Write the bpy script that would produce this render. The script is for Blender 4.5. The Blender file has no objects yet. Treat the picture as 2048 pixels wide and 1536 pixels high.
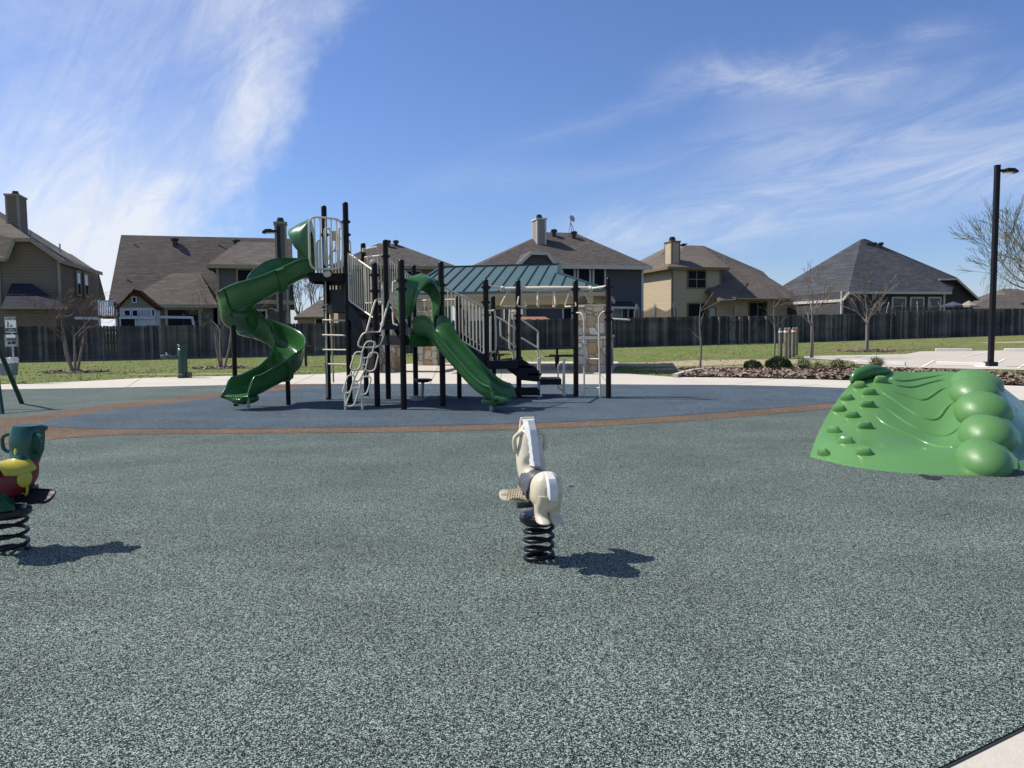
import bpy, math, random
from mathutils import Vector, Matrix, noise as mnoise
random.seed(7)
R = math.radians
sc = bpy.context.scene
# ---------------------------------------------------------------- camera
F = 1539.0
PITCH, ROLL, EYE = math.atan(108/F), 0.009, 1.45
fw = Vector((0, math.cos(PITCH), -math.sin(PITCH)))
up0 = Vector((0, math.sin(PITCH), math.cos(PITCH))); r0 = Vector((1, 0, 0))
rt = r0*math.cos(ROLL) - up0*math.sin(ROLL)
up = up0*math.cos(ROLL) + r0*math.sin(ROLL)
EYEP = Vector((0, 0, EYE))
cd = bpy.data.cameras.new('camera'); cam = bpy.data.objects.new('camera', cd)
sc.collection.objects.link(cam); sc.camera = cam
cd.sensor_width = 36; cd.lens = 36*F/2048; cd.clip_end = 3000; cd.clip_start = 0.05
cam.matrix_world = Matrix(((rt.x, up.x, -fw.x, 0), (rt.y, up.y, -fw.y, 0), (rt.z, up.z, -fw.z, EYE), (0, 0, 0, 1)))
def ray(px, py): return fw + rt*((px-1024)/F) + up*((768-py)/F)
def G(px, py, z=0.0):
    d = ray(px, py); t = (z-EYE)/d.z; return EYEP + d*t
def A(px, py, Y):
    d = ray(px, py); return EYEP + d*(Y/d.y)
def proj(p):
    q = p-EYEP; d = q.dot(fw); return 1024+F*q.dot(rt)/d, 768-F*q.dot(up)/d
# ---------------------------------------------------------------- light
SE, SA = R(48.5), R(13.5)
sdir = Vector((-math.cos(SE)*math.cos(SA), math.cos(SE)*math.sin(SA), math.sin(SE)))
sl = bpy.data.lights.new('sun', 'SUN'); sl.energy = 5.0; sl.angle = R(.55); sl.color = (1, .955, .88)
so = bpy.data.objects.new('sun', sl); sc.collection.objects.link(so)
so.rotation_euler = sdir.to_track_quat('Z', 'Y').to_euler()
sc.view_settings.view_transform = 'Standard'; sc.view_settings.look = 'None'
sc.view_settings.gamma = 1; sc.view_settings.exposure = 0.2
W = bpy.data.worlds.new('World'); sc.world = W; W.use_nodes = True
class NT:
    def __init__(s, t): s.t = t; s.n = t.nodes; s.l = t.links
    def N(s, ty, **k):
        n = s.n.new(ty)
        for a, b in k.items():
            if a == 'i':
                for x, y in b.items(): s.put(n.inputs[x], y)
            else: setattr(n, a, b)
        return n
    def put(s, sock, v):
        if hasattr(v, 'is_output') or isinstance(v, bpy.types.NodeSocket): s.l.new(v, sock)
        else: sock.default_value = v
    def m(s, op, a, b=0.0, c=0.0, clamp=False):
        n = s.n.new('ShaderNodeMath'); n.operation = op; n.use_clamp = clamp
        s.put(n.inputs[0], a); s.put(n.inputs[1], b); s.put(n.inputs[2], c); return n.outputs[0]
    def mr(s, v, a, b, c=0., d=1., sm=True):
        n = s.n.new('ShaderNodeMapRange'); n.interpolation_type = 'SMOOTHSTEP' if sm else 'LINEAR'
        for i, x in enumerate((v, a, b, c, d)): s.put(n.inputs[i], x)
        return n.outputs[0]
    def mix(s, f, a, b, bt='MIX'):
        n = s.n.new('ShaderNodeMix'); n.data_type = 'RGBA'; n.blend_type = bt
        s.put(n.inputs[0], f); s.put(n.inputs[6], c4(a)); s.put(n.inputs[7], c4(b)); return n.outputs[2]
    def noise(s, vec, scale, det=2., rough=.5, dist=0.):
        n = s.N('ShaderNodeTexNoise', i={'Vector': vec, 'Scale': scale, 'Detail': det, 'Roughness': rough, 'Distortion': dist}); return n.outputs['Fac']
    def mapv(s, vec, sc_=(1, 1, 1), rot=(0, 0, 0), loc=(0, 0, 0)):
        n = s.N('ShaderNodeMapping', i={'Vector': vec, 'Scale': sc_, 'Rotation': rot, 'Location': loc}); return n.outputs[0]
    def ramp(s, f, stops):
        n = s.n.new('ShaderNodeValToRGB'); s.put(n.inputs[0], f); e = n.color_ramp.elements
        while len(e) < len(stops): e.new(.5)
        for q, (p, c) in zip(e, stops): q.position = p; q.color = c4(c)
        return n.outputs[0]
    def comb(s, x, y, z=0.):
        n = s.n.new('ShaderNodeCombineXYZ'); s.put(n.inputs[0], x); s.put(n.inputs[1], y); s.put(n.inputs[2], z); return n.outputs[0]
    def sep(s, v):
        n = s.n.new('ShaderNodeSeparateXYZ'); s.put(n.inputs[0], v); return n.outputs
def c4(c):
    if isinstance(c, (tuple, list)): return (c[0], c[1], c[2], 1.0) if len(c) == 3 else c
    if isinstance(c, (int, float)): return (c, c, c, 1.0)
    return c
def build_world():
    t = NT(W.node_tree); t.n.clear()
    sky = t.N('ShaderNodeTexSky', sky_type='NISHITA', sun_disc=False, sun_elevation=SE, sun_rotation=R(-90)+SA, altitude=200., air_density=1.0, dust_density=.6, ozone_density=3.2)
    d = t.N('ShaderNodeTexCoord').outputs['Generated']; X, Y, Z = t.sep(d)
    yy = t.m('MAXIMUM', Y, .12); a = t.m('DIVIDE', X, yy); b = t.m('DIVIDE', Z, yy)
    ab = t.comb(a, b)
    w1 = t.m('SUBTRACT', t.noise(ab, 5., 6, .62), .5); w2 = t.m('SUBTRACT', t.noise(ab, 24., 5, .6), .5)
    edge = t.m('ADD', t.m('MULTIPLY_ADD', b, .66, -.455), t.m('MULTIPLY', t.m('POWER', 2.718, t.m('MULTIPLY', t.m('POWER', t.m('ABSOLUTE', t.m('DIVIDE', t.m('SUBTRACT', b, .265), .045)), 2.), -1.)), .04))               # line of the cloud's crisp right edge
    e = t.m('SUBTRACT', edge, a); e = t.m('ADD', e, t.m('MULTIPLY', w1, .30)); e = t.m('ADD', e, t.m('MULTIPLY', w2, .07))
    m1 = t.mr(e, -.03, .11)
    fall = t.m('POWER', 2.718, t.m('MULTIPLY', t.m('MAXIMUM', e, 0.), -7.5))
    st = t.noise(t.mapv(t.mapv(ab, (1, 1, 1), (0, 0, R(-58))), (3.2, 11, 1)), 1., 9, .66, 1.1)
    st2 = t.noise(t.mapv(t.mapv(ab, (1, 1, 1), (0, 0, R(-25))), (5, 10, 1)), 1., 8, .68, 1.0)
    dens = t.m('MULTIPLY', t.m('ADD', t.m('MULTIPLY', fall, .80), t.mr(b, .44, .16, .20, .40)), t.mr(st, .30, .68, .35, 1.15))
    dens = t.m('MULTIPLY', dens, t.mr(st2, .30, .68, .55, 1.12))
    lowveil = t.mr(b, .36, .05, .0, .45)
    dens = t.m('ADD', dens, t.m('MULTIPLY', lowveil, t.mr(a, -.25, -.55)))
    c1 = t.m('MULTIPLY', m1, dens)
    # right-hand band
    def band(a0, b0, slope, th, amp, amin, amax, wob=.05):
        q = t.m('SUBTRACT', t.m('SUBTRACT', b, b0), t.m('MULTIPLY', t.m('SUBTRACT', a, a0), slope))
        q = t.m('ADD', q, t.m('MULTIPLY', w1, wob))
        g = t.m('POWER', 2.718, t.m('MULTIPLY', t.m('POWER', t.m('ABSOLUTE', t.m('DIVIDE', q, th)), 2.), -1.))
        g = t.m('MULTIPLY', g, t.mr(a, amin, amin+.15)); g = t.m('MULTIPLY', g, t.mr(a, amax, amax+.15, 1., 0.))
        stw = t.noise(t.mapv(t.mapv(ab, (1, 1, 1), (0, 0, R(-14))), (3.6, 17, 1)), 1., 8, .68, .8)
        return t.m('MULTIPLY', g, t.m('MULTIPLY', t.mr(stw, .34, .66, .25, 1.15), amp))
    c2 = band(.45, .170, .16, .040, .50, .0, .9)
    c3 = band(.36, .325, .14, .024, .36, .14, .5, .12)
    c4_ = band(.05, .25, .22, .012, .14, -.07, .16, .07)
    c5 = band(.5, .26, .12, .06, .20, .2, .9)
    c6 = band(.1, .205, .08, .02, .10, -.2, .5, .1)
    hz = t.mr(b, .10, .0, 0., .25)
    tot = t.m('MINIMUM', t.m('ADD', t.m('ADD', t.m('ADD', c1, c2), t.m('ADD', c3, c4_)), t.m('ADD', t.m('ADD', c5, c6), hz)), .93)
    col = t.mix(1., sky.outputs[0], (SKYT[0], SKYT[1], SKYT[2]), 'MULTIPLY')
    full = t.mix(tot, col, CLOUD)
    bg = t.N('ShaderNodeBackground', i={'Color': full, 'Strength': SKYS}); o = t.N('ShaderNodeOutputWorld')
    t.l.new(bg.outputs[0], o.inputs[0])
SKYT = (.84, .95, 1.26); CLOUD = (7.6, 7.9, 8.6); SKYS = .096
build_world()
# ---------------------------------------------------------------- materials
def mat(name, fn=None, col=(.5, .5, .5), rough=.6, metal=0., bump=0., spec=.5, coat=0.):
    m = bpy.data.materials.new(name); m.use_nodes = True; t = NT(m.node_tree); p = t.n['Principled BSDF']
    p.inputs['Roughness'].default_value = rough; p.inputs['Metallic'].default_value = metal
    p.inputs['Specular IOR Level'].default_value = spec; p.inputs['Coat Weight'].default_value = coat
    if fn:
        r = fn(t); c, h, rg = (list(r)+[None, None])[:3] if isinstance(r, tuple) else (r, None, None)
    else: c, h, rg = c4(col), None, None
    t.put(p.inputs['Base Color'], c)
    if rg is not None: t.put(p.inputs['Roughness'], rg)
    if h is not None:
        b = t.N('ShaderNodeBump', i={'Height': h, 'Distance': bump if bump else .01, 'Strength': 1.}); t.l.new(b.outputs[0], p.inputs['Normal'])
    return m
def pos(t): return t.N('ShaderNodeNewGeometry').outputs['Position']
def obj_c(t): return t.N('ShaderNodeTexCoord').outputs['Object']
def sc3(c, k): return tuple(x*k for x in c)
def paint(name, col, rough=.4, var=.12, scale=3., metal=0., coat=0., bump=.0, dirt=None, spec=.5):
    def f(t):
        v = obj_c(t); n = t.noise(v, scale, 4, .6); n2 = t.noise(v, scale*14, 3, .6)
        c = t.mix(n, sc3(col, 1-var), sc3(col, 1+var))
        if dirt: c = t.mix(t.mr(t.m('MULTIPLY_ADD', n2, .3, n), .68, .95, 0, .5), c, dirt)
        return c, n2, t.mr(n2, .2, .8, rough*.8, min(1, rough*1.25))
    return mat(name, f, rough=rough, metal=metal, coat=coat, bump=bump or .0008, spec=spec)
def plastic(name, col, rough):
    def f(t):
        v = obj_c(t); n = t.noise(v, 1.3, 3, .6); n2 = t.noise(v, 9., 4, .7); n3 = t.noise(v, 60., 3, .8)
        c = t.mix(n, sc3(col, .94), sc3(col, 1.06)); c = t.mix(t.mr(n2, .62, .8, 0., .16), c, sc3((.5, .55, .45), .5)); c = t.mix(t.mr(n3, .72, .78, 0., .35), c, (.55, .6, .5))
        return c, None, t.mr(n2, .3, .7, rough*.85, rough*1.25)
    return mat(name, f, rough=rough, spec=.5)
def rubber(name, dark, mid, light):
    def f(t):
        v = pos(t); n = t.noise(v, 185., 1.0, .5, .7); n1 = t.noise(v, 60., 2, .6); n2 = t.noise(v, .9, 4, .6); n3 = t.noise(t.mapv(v, (.35, 1.1, 1)), 1.0, 4, .65)
        k = t.m('MULTIPLY_ADD', t.m('SUBTRACT', n1, .5), .35, n)
        c = t.ramp(k, [(.41, dark), (.49, mid), (.53, mid), (.60, light)])
        lv = t.m('MULTIPLY', t.mr(n2, .25, .75, .86, 1.12), t.mr(n3, .3, .7, .93, 1.07)); lv = t.m('MULTIPLY', lv, t.mr(t.noise(v, 3.2, 5, .7), .60, .74, 1., .86))
        return t.mix(1., c, t.comb(lv, lv, lv), 'MULTIPLY'), t.m('ADD', n, t.m('MULTIPLY', n1, .5))
    return mat(name, f, rough=.9, bump=.006, spec=.10)
def siding(name, col, pitch=.19, var=.08):
    def f(t):
        v = pos(t); x, y, z = t.sep(v)
        fr = t.m('FRACT', t.m('DIVIDE', z, pitch)); row = t.m('FLOOR', t.m('DIVIDE', z, pitch))
        h = t.m('SUBTRACT', 1., fr); n = t.noise(t.mapv(v, (.5, .5, 5)), 1., 4)
        wn = t.N('ShaderNodeTexWhiteNoise', noise_dimensions='1D'); t.put(wn.inputs['W'], row)
        k = t.m('ADD', t.m('MULTIPLY', n, .5), t.m('MULTIPLY', wn.outputs[0], .5))
        c = t.mix(k, sc3(col, 1-var), sc3(col, 1+var))
        gap = t.mr(fr, .0, .12, 1., 0.); c = t.mix(t.m('MULTIPLY', gap, .45), c, sc3(col, .35))  # shadow line at each clapboard lap, painted into the colour
        return c, h
    return mat(name, f, rough=.75, bump=.02, spec=.2)
def shingle(name, base, lo, hi, k=1.):
    def f(t):
        v = pos(t); vr = t.mapv(v, (1, 1, 1), (0, 0, R(-15.5)))
        row = t.N('ShaderNodeVectorMath', operation='MULTIPLY'); t.put(row.inputs[0], vr); row.inputs[1].default_value = (1.1*k, .35, 9)
        n = t.noise(row.outputs[0], 1.0, 5, .65); n2 = t.noise(v, 26., 2, .7); n3 = t.noise(v, .25, 3)
        br = t.N('ShaderNodeTexBrick', i={'Scale': 1., 'Mortar Size': .012, 'Brick Width': .42, 'Row Height': .115, 'Bias': 0., 'Color1': (0.25, .25, .25, 1), 'Color2': (.8, .8, .8, 1), 'Mortar': (0, 0, 0, 1)})
        x, y, z = t.sep(vr); t.put(br.inputs['Vector'], t.comb(t.m('ADD', x, t.m('MULTIPLY', y, .31)), z))
        b = t.N('ShaderNodeSeparateColor', i={'Color': br.outputs[0]}).outputs[0]
        q = t.m('ADD', t.m('MULTIPLY', n, .55), t.m('MULTIPLY', b, .22)); q = t.m('ADD', q, t.m('MULTIPLY', n2, .3))
        c = t.ramp(q, [(.3, lo), (.52, base), (.78, hi)])
        lv = t.mr(n3, .3, .7, .9, 1.1); return t.mix(1., c, t.comb(lv, lv, lv), 'MULTIPLY'), q
    return mat(name, f, rough=.9, bump=.02, spec=.15)
def wood_fence():
    def f(t):
        v = pos(t); vr = t.mapv(v, (1, 1, 1), (0, 0, R(-15.5))); x, y, z = t.sep(vr)
        w = t.N('ShaderNodeTexWhiteNoise', noise_dimensions='1D'); t.put(w.inputs['W'], t.m('FLOOR', t.m('DIVIDE', x, .145)))
        g = t.noise(t.mapv(vr, (26, 26, 1.4)), 1., 4, .7); big = t.noise(t.mapv(vr, (.5, .5, .9)), 1., 3)
        k = t.m('ADD', t.m('MULTIPLY', w.outputs[0], .5), t.m('MULTIPLY', g, .55))
        c = t.ramp(k, [(.2, (.036, .035, .040)), (.5, (.078, .074, .074)), (.72, (.14, .13, .122)), (.9, (.28, .26, .23))])
        low = t.mr(t.m('ADD', z, t.m('MULTIPLY', w.outputs[0], .5)), .7, .2, 0, .3)
        c = t.mix(t.m('MULTIPLY', low, g), c, (.28, .27, .24))
        lv = t.mr(big, .3, .7, .7, 1.25); return t.mix(1., c, t.comb(lv, lv, lv), 'MULTIPLY'), g
    return mat('weathered_wood', f, rough=.9, bump=.006, spec=.15)
def stone_mat():
    def f(t):
        v = obj_c(t); vv = t.mapv(v, (1, 1, .85)); dn = t.N('ShaderNodeTexNoise', i={'Vector': vv, 'Scale': 1.2, 'Detail': 2.})
        ad = t.N('ShaderNodeVectorMath', operation='MULTIPLY_ADD'); t.put(ad.inputs[0], dn.outputs['Color']); ad.inputs[1].default_value = (.1, .1, .1); t.put(ad.inputs[2], vv)
        vo = t.N('ShaderNodeTexVoronoi', i={'Vector': ad.outputs[0], 'Scale': 3.4, 'Randomness': .75}); vo.distance = 'CHEBYCHEV'
        ve = t.N('ShaderNodeTexVoronoi', feature='DISTANCE_TO_EDGE', i={'Vector': ad.outputs[0], 'Scale': 3.4, 'Randomness': .75})
        w = t.N('ShaderNodeSeparateColor', i={'Color': vo.outputs['Color']})
        ve2 = t.N('ShaderNodeTexVoronoi', feature='F2', i={'Vector': ad.outputs[0], 'Scale': 3.4, 'Randomness': .75}); ve2.distance = 'CHEBYCHEV'
        ed = t.m('SUBTRACT', ve2.outputs['Distance'], vo.outputs['Distance'])
        c = t.ramp(w.outputs[0], [(0, (.52, .46, .36)), (.3, (.62, .58, .49)), (.55, (.42, .36, .27)), (.75, (.5, .33, .16)), (.9, (.68, .64, .56))])
        n = t.noise(v, 22., 4, .7); n5 = t.noise(v, 3.5, 3); c = t.mix(1., c, t.ramp(n, [(.3, (.75, .75, .75)), (.7, (1.15, 1.12, 1.05))]), 'MULTIPLY')
        c = t.mix(t.mr(n5, .58, .68, 0, .5), c, (.5, .28, .12))
        mo = t.mr(ed, .04, .09, 1., 0.); c = t.mix(mo, c, (.26, .235, .2))
        return c, t.m('ADD', t.mr(ed, .02, .12), t.m('MULTIPLY', n, .3))
    return mat('stone', f, rough=.9, bump=.02, spec=.2)
def grass_mat():
    def f(t):
        v = pos(t); n = t.noise(v, .35, 5, .65); n2 = t.noise(t.mapv(v, (1.2, 3.0, 1)), 1.0, 6, .78); n3 = t.noise(v, 14., 4, .85)
        k = t.m('ADD', t.m('MULTIPLY', n2, .62), t.m('MULTIPLY', n3, .42)); k = t.m('MULTIPLY_ADD', t.m('SUBTRACT', k, .52), 1.5, .5)
        g = t.ramp(k, [(.28, (.055, .075, .02)), (.46, (.13, .165, .045)), (.6, (.20, .235, .075)), (.78, (.36, .35, .16))])
        dry = t.ramp(k, [(.3, (.12, .105, .045)), (.5, (.22, .19, .09)), (.75, (.38, .33, .2))])
        x, y, z = t.sep(v)
        # worn bare streak beside the planting bed and dormant turf beyond the parking lot
        dm = t.m('MULTIPLY', t.mr(n, .5, .66), .75)
        right = t.mr(t.m('SUBTRACT', x, t.m('MULTIPLY', y, .2)), 6., 12., 0, .28); dm = t.m('MAXIMUM', dm, t.m('ADD', right, t.m('MULTIPLY', t.m('MULTIPLY', t.m('SUBTRACT', n2, .5), 2.), right)))
        c = t.mix(dm, g, dry)
        def blob(cx, cy, rx, ry):
            q = t.m('ADD', t.m('POWER', t.m('DIVIDE', t.m('SUBTRACT', x, cx), rx), 2.), t.m('POWER', t.m('DIVIDE', t.m('SUBTRACT', y, cy), ry), 2.))
            q = t.m('ADD', q, t.m('MULTIPLY', t.m('SUBTRACT', n2, .5), 3.2)); return t.mr(q, .5, 1.3, 1., 0.)
        b = t.m('MAXIMUM', blob(7.9, 31.2, 5.3, 1.9), blob(7.2, 27.6, 2.7, 1.0))
        b = t.m('MAXIMUM', b, t.m('MULTIPLY', blob(-11.2, 27.2, 2.4, .33), .8)); b = t.m('MAXIMUM', b, blob(30.5, 46., 2.6, .8))
        b = t.m('MAXIMUM', b, t.m('MULTIPLY', blob(-1.5, 36., 7, .3), .5))
        soil = t.mix(n3, (.33, .25, .155), (.56, .46, .32)); c = t.mix(b, c, soil)
        return c, t.m('ADD', n3, n2)
    return mat('turf', f, rough=.95, bump=.05, spec=.1)
def concrete(name, col, joint=0.):
    def f(t):
        v = pos(t); n = t.noise(v, .7, 5, .65); n2 = t.noise(v, 45., 3, .7); n3 = t.noise(v, 5., 4, .7)
        k = t.m('ADD', t.m('MULTIPLY', n, .5), t.m('ADD', t.m('MULTIPLY', n2, .25), t.m('MULTIPLY', n3, .25)))
        return t.ramp(k, [(.3, sc3(col, .82)), (.5, col), (.7, sc3(col, 1.1))]), n2
    return mat(name, f, rough=.9, bump=.003, spec=.2)
M = {}
def mats():
    M['teal_rubber'] = rubber('teal_rubber', (.008, .015, .014), (.050, .070, .061), (.40, .465, .40))
    M['blue_rubber'] = rubber('blue_rubber', (.008, .012, .020), (.054, .078, .096), (.25, .32, .36))
    M['brown_rubber'] = rubber('brown_rubber', (.025, .016, .011), (.155, .100, .066), (.36, .27, .19))
    M['concrete'] = concrete('concrete', (.54, .49, .405)); M['lot'] = concrete('lot', (.48, .43, .355)); M['stop'] = concrete('stop', (.68, .64, .58))
    M['edge'] = mat('edge', col=(.02, .02, .022), rough=.9)
    M['turf'] = grass_mat(); M['stone'] = stone_mat(); M['fence'] = wood_fence()
    M['cap'] = concrete('cap', (.55, .5, .42))
    M['brown'] = paint('brown', (.009, .005, .0045), .38, .2, spec=.22); M['black'] = paint('black', (.010, .010, .013), .35, .2)
    M['vinyl'] = paint('vinyl', (.010, .010, .014), .6, .25, spec=.25); M['tan'] = paint('tan', (.70, .62, .46), .42, .05)
    M['slide'] = plastic('slide', (.032, .122, .032), .24); M['climb'] = plastic('climb', (.098, .235, .066), .25); M['climb_lobe'] = plastic('climb_lobe', (.095, .222, .064), .42)
    M['leaf_lip'] = paint('leaf_lip', (.04, .13, .035), .27, .08, bump=.0003)
    M['horse'] = plastic('horse', (.60, .53, .385), .36); M['white'] = paint('white', (.66, .66, .63), .4, .04)
    M['grey_pl'] = paint('grey_pl', (.075, .08, .09), .3, .1); M['teal_pl'] = plastic('teal_pl', (.003, .066, .046), .24)
    M['red_pl'] = paint('red_pl', (.17, .012, .015), .42, .15, dirt=(.24, .05, .05)); M['yel_pl'] = paint('yel_pl', (.52, .44, .05), .4, .08)
    M['foot_black'] = paint('foot_black', (.011, .011, .013), .6, .2, spec=.3)
    M['spring'] = paint('spring', (.006, .006, .008), .38, .2, spec=.3); M['galv'] = paint('galv', (.32, .33, .34), .4, .15, metal=.6)
    M['dgreen'] = paint('dgreen', (.006, .050, .024), .3, .1); M['fount'] = paint('fount', (.004, .042, .022), .32, .15, coat=.2); M['chrome'] = mat('chrome', col=(.75, .76, .78), rough=.2, metal=1.)
    def mroof(t):
        v = obj_c(t); n = t.noise(v, .6, 4); n2 = t.noise(t.mapv(v, (8, 1, 1)), 1, 4); return t.mix(t.m('MULTIPLY_ADD', n2, .5, t.m('MULTIPLY', n, .5)), (.062, .112, .102), (.088, .148, .136)), n2
    M['mroof'] = mat('mroof', mroof, rough=.42, metal=.15, bump=.004)
    M['rib'] = paint('rib', (.014, .038, .034), .45, .1)
    M['beige'] = paint('beige', (.40, .37, .28), .6, .06); M['cream'] = paint('cream', (.66, .61, .48), .5, .05)
    M['sid_brown'] = siding('sid_brown', (.20, .155, .115)); M['sid_grey'] = siding('sid_grey', (.125, .122, .112)); M['sid_blue'] = siding('sid_blue', (.085, .088, .098))
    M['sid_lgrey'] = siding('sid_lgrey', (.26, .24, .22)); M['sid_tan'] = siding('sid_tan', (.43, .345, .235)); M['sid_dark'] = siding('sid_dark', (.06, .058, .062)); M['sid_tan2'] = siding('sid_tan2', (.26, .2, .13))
    M['trim_t'] = paint('trim_t', (.30, .255, .18), .6); M['trim_w'] = paint('trim_w', (.52, .49, .44), .6); M['trim_b'] = paint('trim_b', (.17, .115, .065), .6)
    M['sh_brown'] = shingle('sh_brown', (.112, .094, .080), (.070, .058, .050), (.20, .172, .15)); M['sh_grey'] = shingle('sh_grey', (.088, .076, .068), (.04, .035, .032), (.17, .152, .138), 4.)
    M['sh_tan'] = shingle('sh_tan', (.125, .105, .086), (.09, .076, .062), (.185, .16, .135)); M['sh_dark'] = shingle('sh_dark', (.056, .058, .064), (.032, .034, .04), (.13, .135, .145))
    M['sh_porch'] = shingle('sh_porch', (.03, .03, .042), (.015, .015, .022), (.06, .06, .075))
    def glass(t):
        v = pos(t); n = t.noise(v, .8, 2); return t.mix(n, (.010, .013, .020), (.022, .026, .036)), n
    M['glass'] = mat('glass', glass, rough=.12, bump=.02); M['screen'] = paint('screen', (.012, .012, .02), .75, .2, spec=.15)
    M['glass_sky_refl'] = mat('glass_sky_refl', col=(.40, .42, .46), rough=.2); M['blind'] = paint('blind', (.30, .36, .34), .6)  # upper-sash glass: sky reflection painted as a pale base colour
    def bark(t):
        v = obj_c(t); n = t.noise(t.mapv(v, (9, 9, 3)), 1.5, 4, .7); return t.ramp(n, [(.3, (.13, .10, .08)), (.55, (.25, .20, .16)), (.8, (.42, .35, .29))]), n
    M['bark'] = mat('bark', bark, rough=.9, bump=.01); M['bark_g'] = paint('bark_g', (.19, .165, .15), .9, .3, scale=8)
    M['twig'] = paint('twig', (.20, .165, .14), .9, .2); M['twig_r'] = paint('twig_r', (.15, .105, .085), .9, .25); M['willow'] = paint('willow', (.22, .20, .13), .9, .3)
    def mulch(t):
        v = pos(t); n = t.noise(v, 14., 5, .8); n2 = t.noise(v, 1.2, 3); return t.ramp(t.m('ADD', t.m('MULTIPLY', n, .7), t.m('MULTIPLY', n2, .3)), [(.3, (.035, .022, .015)), (.5, (.115, .074, .05)), (.7, (.26, .19, .14))]), n
    M['mulch'] = mat('mulch', mulch, rough=.95, bump=.06)
    def chip(t):
        v = pos(t); w = t.noise(v, 6., 2, .8); return t.ramp(w, [(.3, (.08, .052, .035)), (.5, (.20, .14, .10)), (.68, (.45, .37, .29))])
    M['chip'] = mat('chip', chip, rough=.95)
    def leafm(a, b, s=9.):
        def f(t):
            v = pos(t); n = t.noise(v, s, 3, .8); return t.mix(t.mr(n, .3, .7), a, b)
        return f
    M['shrub'] = mat('shrub', leafm((.018, .034, .014), (.07, .105, .045)), rough=.55); M['ograss'] = mat('ograss', leafm((.10, .13, .05), (.26, .27, .14)), rough=.8)
    M['straw'] = mat('straw', leafm((.15, .105, .06), (.36, .28, .17)), rough=.9); M['blade'] = mat('blade', leafm((.10, .13, .035), (.24, .28, .10), 2.), rough=.8)
    M['blade_dry'] = mat('blade_dry', leafm((.2, .17, .08), (.4, .35, .2), 2.), rough=.9)
    def postw(t):
        v = obj_c(t); n = t.noise(t.mapv(v, (16, 16, 2)), 1.5, 4, .7); return t.ramp(n, [(.3, (.07, .065, .04)), (.5, (.17, .155, .105)), (.75, (.32, .29, .22))]), n
    M['postw'] = mat('postw', postw, rough=.9, bump=.01); M['reflect'] = paint('reflect', (.85, .84, .80), .3); M['reflect_r'] = paint('reflect_r', (.45, .03, .02), .4)
    M['redwood'] = paint('redwood', (.13, .028, .020), .7, .2, scale=8); M['playwall'] = siding('playwall', (.22, .20, .15), .14); M['bluewhite'] = paint('bluewhite', (.50, .53, .58), .6)
    M['binp'] = paint('binp', (.10, .15, .17), .55); M['bag'] = paint('bag', (.6, .6, .58), .35, .15, scale=12); M['signg'] = paint('signg', (.02, .09, .075), .4)
    M['net'] = None; M['lens'] = mat('lens', col=(.6, .6, .55), rough=.3); M['dish'] = paint('dish', (.38, .40, .44), .45)
    M['lampm'] = paint('lampm', (.006, .006, .009), .5, .2, spec=.3); M['patch'] = paint('patch', (.012, .013, .014), .8)
    def net(t):
        return t.ramp(t.noise(obj_c(t), 3.), [(0, (.01, .01, .013)), (1, (.02, .02, .024))])
    nm = mat('net', net, rough=.8); p = nm.node_tree.nodes['Principled BSDF']; p.inputs['Alpha'].default_value = .45; M['net'] = nm
mats()
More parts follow.
